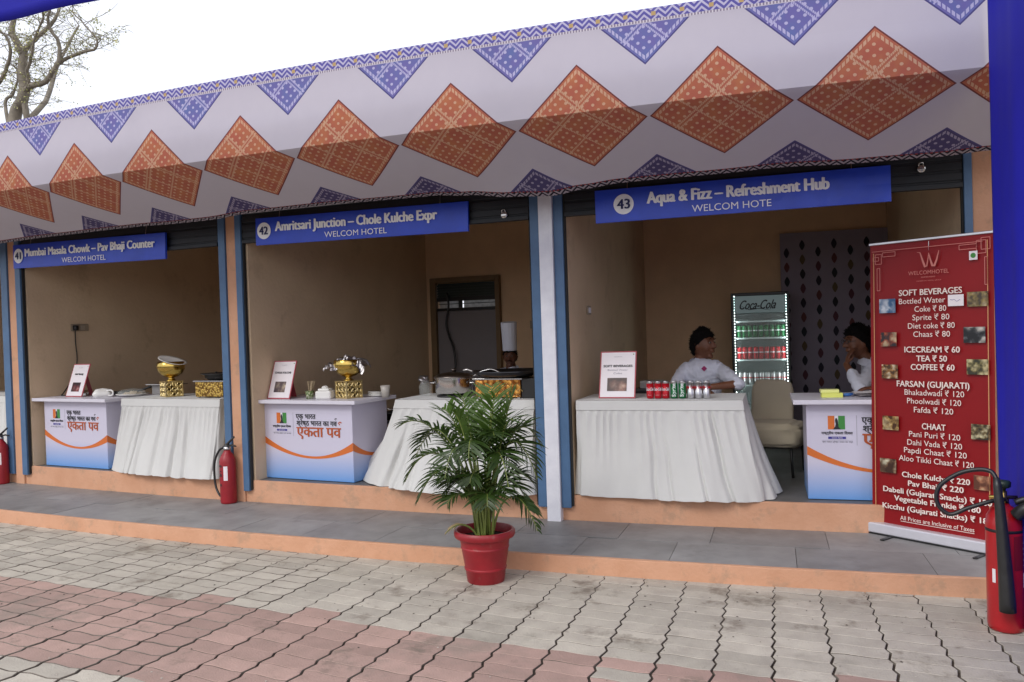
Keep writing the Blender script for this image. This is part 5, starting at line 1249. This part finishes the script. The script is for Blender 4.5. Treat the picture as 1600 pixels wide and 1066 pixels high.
m_leaf = mat('palm_leaf', (.038, .075, .014), .4, var=.45, scale=4, coord='World'); m_leaf.node_tree.nodes['Principled BSDF'].inputs['Transmission Weight'].default_value = 0
def leaf_tr(m, c):
    t = m.node_tree; b = t.nodes['Principled BSDF']; tr = t.nodes.new('ShaderNodeBsdfTranslucent'); tr.inputs[0].default_value = (*c, 1); mx = t.nodes.new('ShaderNodeMixShader'); mx.inputs[0].default_value = .3
    o = t.nodes['Material Output']; t.links.new(b.outputs[0], mx.inputs[1]); t.links.new(tr.outputs[0], mx.inputs[2]); t.links.new(mx.outputs[0], o.inputs[0])
leaf_tr(m_leaf, (.05, .1, .015))
m_leaf2 = mat('palm_leaf_pale', (.075, .14, .022), .45, var=.3, scale=4, coord='World'); leaf_tr(m_leaf2, (.12, .24, .03))
m_dry = plain('dry_leaf', (.3, .22, .12), .8)
m_stem = mat('palm_stem', (.16, .2, .045), .45, var=.3, scale=8)
prng = random.Random(21)
def frond(P0, P3, arch, mat_, n=24, leaf=.16, start=.42, droop=.5, wide=1.0, twist=0):
    """rachis from P0 to P3 (bezier rising first), leaflets both sides"""
    P0 = Vector(P0); P3 = Vector(P3); dz = Vector((0, 0, 1))
    P1 = P0 + (P3 - P0) * .15 + dz * arch * .75; P2 = P0 + (P3 - P0) * .62 + dz * arch
    def B(t): return P0 * (1 - t) ** 3 + P1 * 3 * t * (1 - t) ** 2 + P2 * 3 * t * t * (1 - t) + P3 * t ** 3
    pts = [B(i / 24) for i in range(25)]
    mb = MB(); mb.tube(pts, [.0068 * (1 - .8 * i / 24) + .0012 for i in range(25)], 6, mi=1)
    for k in range(n):
        t = start + (1 - start) * (k + .5) / n; c = B(t); tg = (B(min(t + .02, 1)) - B(max(t - .02, 0))).normalized()
        side = tg.cross(dz); side = side.normalized() if side.length > .05 else Vector((1, 0, 0)); upv = side.cross(tg).normalized()
        prof = sin(pi * (.18 + .78 * (k / n))) ** .8
        for sg in (-1, 1):
            if prng.random() < .04: continue
            L = leaf * prof * prng.uniform(.85, 1.12); dr = (side * sg * prng.uniform(.75, 1) + tg * prng.uniform(.55, .85) + upv * prng.uniform(.05, .35)).normalized()
            ww = .0155 * wide * prng.uniform(.8, 1.15) * (.6 + .4 * prof); a = c.copy(); vs = []; m_ = 5
            wdir = dr.cross(upv).normalized(); dd = dr.copy()
            for i in range(m_ + 1):
                f = i / m_; wv = ww * (sin(pi * min(.12 + f * .9, 1)) ** .7) ; w2 = (wdir * cos(.4) + upv * sin(.4) * sg)
                vs += [a - w2 * wv * .5, a + w2 * wv * .5]; dd = (dd - dz * droop * (.1 + f * .5) * prng.uniform(.8, 1.2)).normalized(); a = a + dd * L / m_
            mb.add(vs, [(2 * i, 2 * i + 1, 2 * i + 3, 2 * i + 2) for i in range(m_)], 0)
    return mb.build('frond', [mat_, m_stem], pp, smooth=False)
# tip positions relative to the pot (x right, y away, z up)
F_ = [(-.52, -.05, .93, .30, 0), (-.50, .12, .72, .42, 0), (-.46, -.12, .6, .38, 0), (-.34, -.2, .5, .34, 0), (-.3, .1, 1.02, .2, 1), (-.16, .1, 1.1, .1, 1), (-.12, -.12, 1.02, .16, 1), (.03, .12, 1.16, .08, 1), (.12, -.06, 1.12, .12, 1), (.2, .06, 1.14, .12, 1), (.26, -.15, .98, .25, 0),
      (.33, .12, .8, .4, 0), (.36, -.05, .63, .46, 0), (.26, -.26, .62, .4, 0), (.3, .02, .42, .3, 0), (.04, -.3, .78, .35, 0), (-.12, -.28, .66, .4, 0), (.1, .3, .8, .35, 0), (-.24, .3, .86, .3, 0), (-.2, -.1, .52, .22, 0), (-.4, .02, .84, .33, 0), (.16, -.2, .9, .25, 0), (-.05, .2, .95, .2, 1), (.22, -.1, .72, .3, 0),
      (-.22, -.16, .6, .16, 0), (.2, -.14, .56, .14, 0), (-.14, -.22, .5, .14, 0), (.12, -.24, .5, .16, 0), (-.27, .06, .55, .2, 0), (.28, .1, .58, .2, 0), (0, -.2, .62, .2, 0)]
for k, (x, y, z, ar, pale) in enumerate(F_):
    a = prng.uniform(0, 6.28); r_ = prng.uniform(.01, .055)
    frond((r_ * cos(a) + x * .03, r_ * sin(a), .26), (x, y, z), ar * 1.15 + .06, m_leaf2 if pale else m_leaf, 18, .2 if abs(x) < .4 else .18, .5 if z > .8 else .42, .42 if not pale else .2, 1.0 if not pale else 1.15)
frond((.05, 0, .26), (.37, -.1, .34), .34, m_leaf, 18, .13, .55, .6)
frond((-.03, -.03, .26), (-.2, -.12, .3), .1, m_dry, 8, .08, .4, .6)
for k in range(16):
    a = prng.uniform(0, 6.28); r_ = prng.uniform(.01, .06); lean = prng.uniform(.2, .9)
    mb = MB(); mb.tube([(r_ * cos(a), r_ * sin(a), .262), (r_ * cos(a) * 1.3, r_ * sin(a) * 1.3, .42), (r_ * cos(a) * (1.5 + lean), r_ * sin(a) * (1.5 + lean), .62 + prng.uniform(-.08, .08))], [.0085, .007, .005], 7); mb.build('stem', m_stem, pp, smooth=True)

# ================================================================== BLUE CURTAIN AND OVERHEAD DRAPE
m_cur = mat('royal_blue_cloth', srgb(14, 14, 168), .75, var=.08, scale=3, sheen=.0, bump=.08, bscale=120)
cu = empty('blue_curtain', .9, -.6, .02, 0, 'tall royal blue curtain hanging at the right edge, behind the large extinguisher', 'curtain'); cu.rotation_euler = (0, 0, 0)
mb = MB(); vs = []; fs = []; n, m_ = 90, 30
for i in range(n + 1):
    q = i / n; d_ = -.115 - 1.6 * q; s_ = .864 + .1 * q
    for k in range(m_ + 1):
        zf = k / m_; z = .015 + 3.9 * zf
        w_ = (.016 * sin(q * 19 + 1.6 * nz(q * 4, zf)) + .005 * sin(q * 47)) * (1.0 - .45 * zf) * min(1, q * 6 + .05) + .02 * nz(q * 3, zf * 2.5, 7) * min(1, q * 4)
        vs.append(W(s_ + w_ + .0, d_, z))
for i in range(n):
    for k in range(m_): a = i * (m_ + 1) + k; fs.append((a, a + m_ + 1, a + m_ + 2, a + 1))
mb.add(vs, fs); o = mb.build('cloth', m_cur, cu, smooth=True, world=True); sm = o.modifiers.new('thick', 'SOLIDIFY'); sm.thickness = .003
mb = MB(); mb.tube([W(.9, -.12, 3.93), W(1.0, -1.7, 3.93)], .02, 8); mb.tube([W(.95, -.16, 0), W(.93, -.16, 3.93)], .02, 8); mb.tube([W(1.05, -1.7, 0), W(1.0, -1.7, 3.93)], .02, 8); mb.build('rail', m_tube, cu, smooth=True, world=True)
dr = empty('blue_drape', -4, -1.55, 3.3, 0, 'royal blue cloth drape hanging overhead in the top left corner', 'drape'); dr.rotation_euler = (0, 0, 0)
mb = MB(); vs = []; fs = []; n = 160
for i in range(n + 1):
    s_ = -8.2 + 9.1 * i / n
    for k in range(11):
        f = k / 10; sw = .012 * sin(s_ * 9 + f) * (1 - f) + .02 * nz(s_ * 1.5, f)
        vs.append(W(s_, -1.5 - .12 * f + sw, 3.298 + .008 * sin(s_ * 4) + .62 * f))
for i in range(n):
    for k in range(10): a = i * 11 + k; fs.append((a, a + 11, a + 12, a + 1))
mb.add(vs, fs); o = mb.build('cloth', m_cur, dr, smooth=True, world=True); sm = o.modifiers.new('thick', 'SOLIDIFY'); sm.thickness = .003
mb = MB(); mb.tube([W(-8.2 + 9.1 * i / 20, -1.63, 3.92) for i in range(21)], .025, 8); mb.tube([W(-8.2, -1.63, 0), W(-8.2, -1.63, 3.92)], .025, 8); mb.build('rail', m_tube, dr, smooth=True, world=True)

# ================================================================== TREE BEHIND
tr = bpy.data.objects.new('tree', None); COL.objects.link(tr); tr.location = (-23.3, 19, 0); tag(tr, 'tall thinly leaved tree rising behind the stalls at the left', 'tree')
m_bark = mat('grey_bark', srgb(140, 132, 120), .9, var=.35, scale=3, bump=.6, bscale=9)
m_tl = mat('sparse_leaf', srgb(176, 182, 120), .7, var=.4, scale=1.0)
leaf_tr(m_tl, (.3, .34, .1))
m_tl2 = mat('sparse_leaf_yellow', srgb(200, 196, 130), .7, var=.3, scale=1.0)
limbs = [([(-23.3, 19, 0), (-23.35, 19, 3.5), (-23.3, 19, 6.5), (-23.16, 19, 8.54), (-22.72, 19, 9.19), (-22.73, 19, 9.93), (-22.7, 19, 10.44), (-22.93, 19, 10.85), (-23.11, 19, 11.25), (-22.98, 19, 11.74), (-23.01, 19, 12.5)], .24, .05),
 ([(-23.3, 19, 6.5), (-22.75, 19, 8.0), (-22.63, 19, 8.52), (-22.73, 19, 8.97), (-22.71, 19, 9.34)], .1, .09),
 ([(-22.71, 19, 9.34), (-22.28, 18.98, 9.46), (-21.77, 18.97, 9.5), (-21.39, 18.95, 9.81), (-21.16, 18.93, 10.06), (-21.12, 18.91, 10.55), (-21.26, 18.7, 11.07), (-21.07, 18.6, 11.54), (-21.04, 18.5, 12.3)], .1, .025),
 ([(-21.24, 19, 10.0), (-20.92, 19.1, 10.16), (-20.46, 19.2, 10.28), (-20.09, 19.3, 10.37), (-20.05, 19.3, 10.66), (-20.38, 19.2, 11.07), (-20.85, 19.1, 11.58)], .06, .015),
 ([(-22.7, 19, 10.44), (-22.51, 19.1, 10.79), (-22.18, 19.2, 11.05), (-21.74, 19.3, 11.43), (-21.61, 19.4, 11.78), (-21.4, 19.5, 12.5)], .09, .03),
 ([(-22.5, 19, 9.45), (-22.28, 18.8, 9.85), (-21.85, 18.6, 10.27), (-21.59, 18.5, 10.64), (-21.17, 18.4, 11.05), (-20.97, 18.3, 11.27)], .06, .02),
 ([(-23.3, 19, 7.4), (-24.34, 19, 9.0), (-23.59, 18.9, 9.72), (-23.14, 18.8, 10.08), (-22.84, 18.7, 10.52), (-22.85, 18.6, 10.86), (-23.21, 18.5, 11.25)], .08, .03),
 ([(-23.3, 19, 7.9), (-23.64, 19.1, 9.1), (-23.42, 19.2, 9.4), (-23.18, 19.2, 9.91), (-23.46, 19.3, 10.35)], .06, .02),
 ([(-23.3, 19, 7.5), (-24.6, 19.3, 8.9), (-25.6, 19.4, 10.4), (-26.2, 19.5, 11.8)], .12, .03), ([(-23.3, 19, 8), (-23.6, 20.5, 9.5), (-24, 21.5, 11.2), (-23.6, 22, 12.5)], .11, .03)]
trng = random.Random(5); off = tr.location
leafv = MB()
tips = []
for i_, (P, r0, r1) in enumerate(limbs):
    pts = smoothpath(P, 4); n = len(pts); pts = [p + Vector((nz(k * .6, i_) * .05, nz(k * .6, i_ + 9) * .05, 0)) for k, p in enumerate(pts)]
    mb = MB(); mb.tube(pts, [r0 + (r1 - r0) * (k / (n - 1)) for k in range(n)], 10); mb.build('trunk' if i_ == 0 else 'limb', m_bark, tr, smooth=True, world=True)
    tw = MB()
    for k in range(4, n):
        if pts[k].z < 8.6 or k % 3 == 1: continue
        for _ in range(2):
            d_ = Vector((trng.uniform(-1, 1), trng.uniform(-1, 1), trng.uniform(-.3, 1))).normalized(); a = pts[k].copy(); L = trng.uniform(.5, 1.4); q = [a.copy()]
            for j in range(6):
                d_ = (d_ + Vector((trng.uniform(-.5, .5), trng.uniform(-.5, .5), trng.uniform(-.35, .3)))).normalized(); a = a + d_ * L / 6; q.append(a.copy())
                if trng.random() < .5:
                    e = (d_ + Vector((trng.uniform(-1, 1), trng.uniform(-1, 1), trng.uniform(-.6, .5)))).normalized(); q2 = [a, a + e * .15, a + e * .3 + Vector((0, 0, -.04))]; tw.tube(q2, [.007, .005, .003], 4); tips.append(q2[-1]); tips.append(q2[1])
            tw.tube(q, [.012 - .0014 * j for j in range(7)], 4); tips.append(q[-1]); tips.append(q[4])
    tw.build('twigs', m_bark, tr, world=True)
for p in tips:
    if trng.random() < .5: continue
    for _ in range(trng.randrange(2, 8)):
        c = p + Vector((trng.gauss(0, .07), trng.gauss(0, .07), trng.gauss(0, .06))); u_ = Vector((trng.uniform(-1, 1), trng.uniform(-1, 1), trng.uniform(-1, 1))).normalized(); v_ = u_.orthogonal().normalized(); sz = trng.uniform(.018, .042)
        leafv.add([c - u_ * sz, c + v_ * sz * .5, c + u_ * sz, c - v_ * sz * .5], [(0, 1, 2, 3)], 0 if trng.random() < .6 else 1)
o = leafv.build('foliage', [m_tl, m_tl2], tr, world=True); tag(o, kind='stuff')

# ================================================================== metres
for o in list(SC.objects):
    if o.parent is None and o.type in ('MESH', 'EMPTY'):
        o.location = o.location * K; o.scale = o.scale * K
print('objects', len(SC.objects), 'tris~', sum(len(o.data.polygons) for o in SC.objects if o.type == 'MESH'))
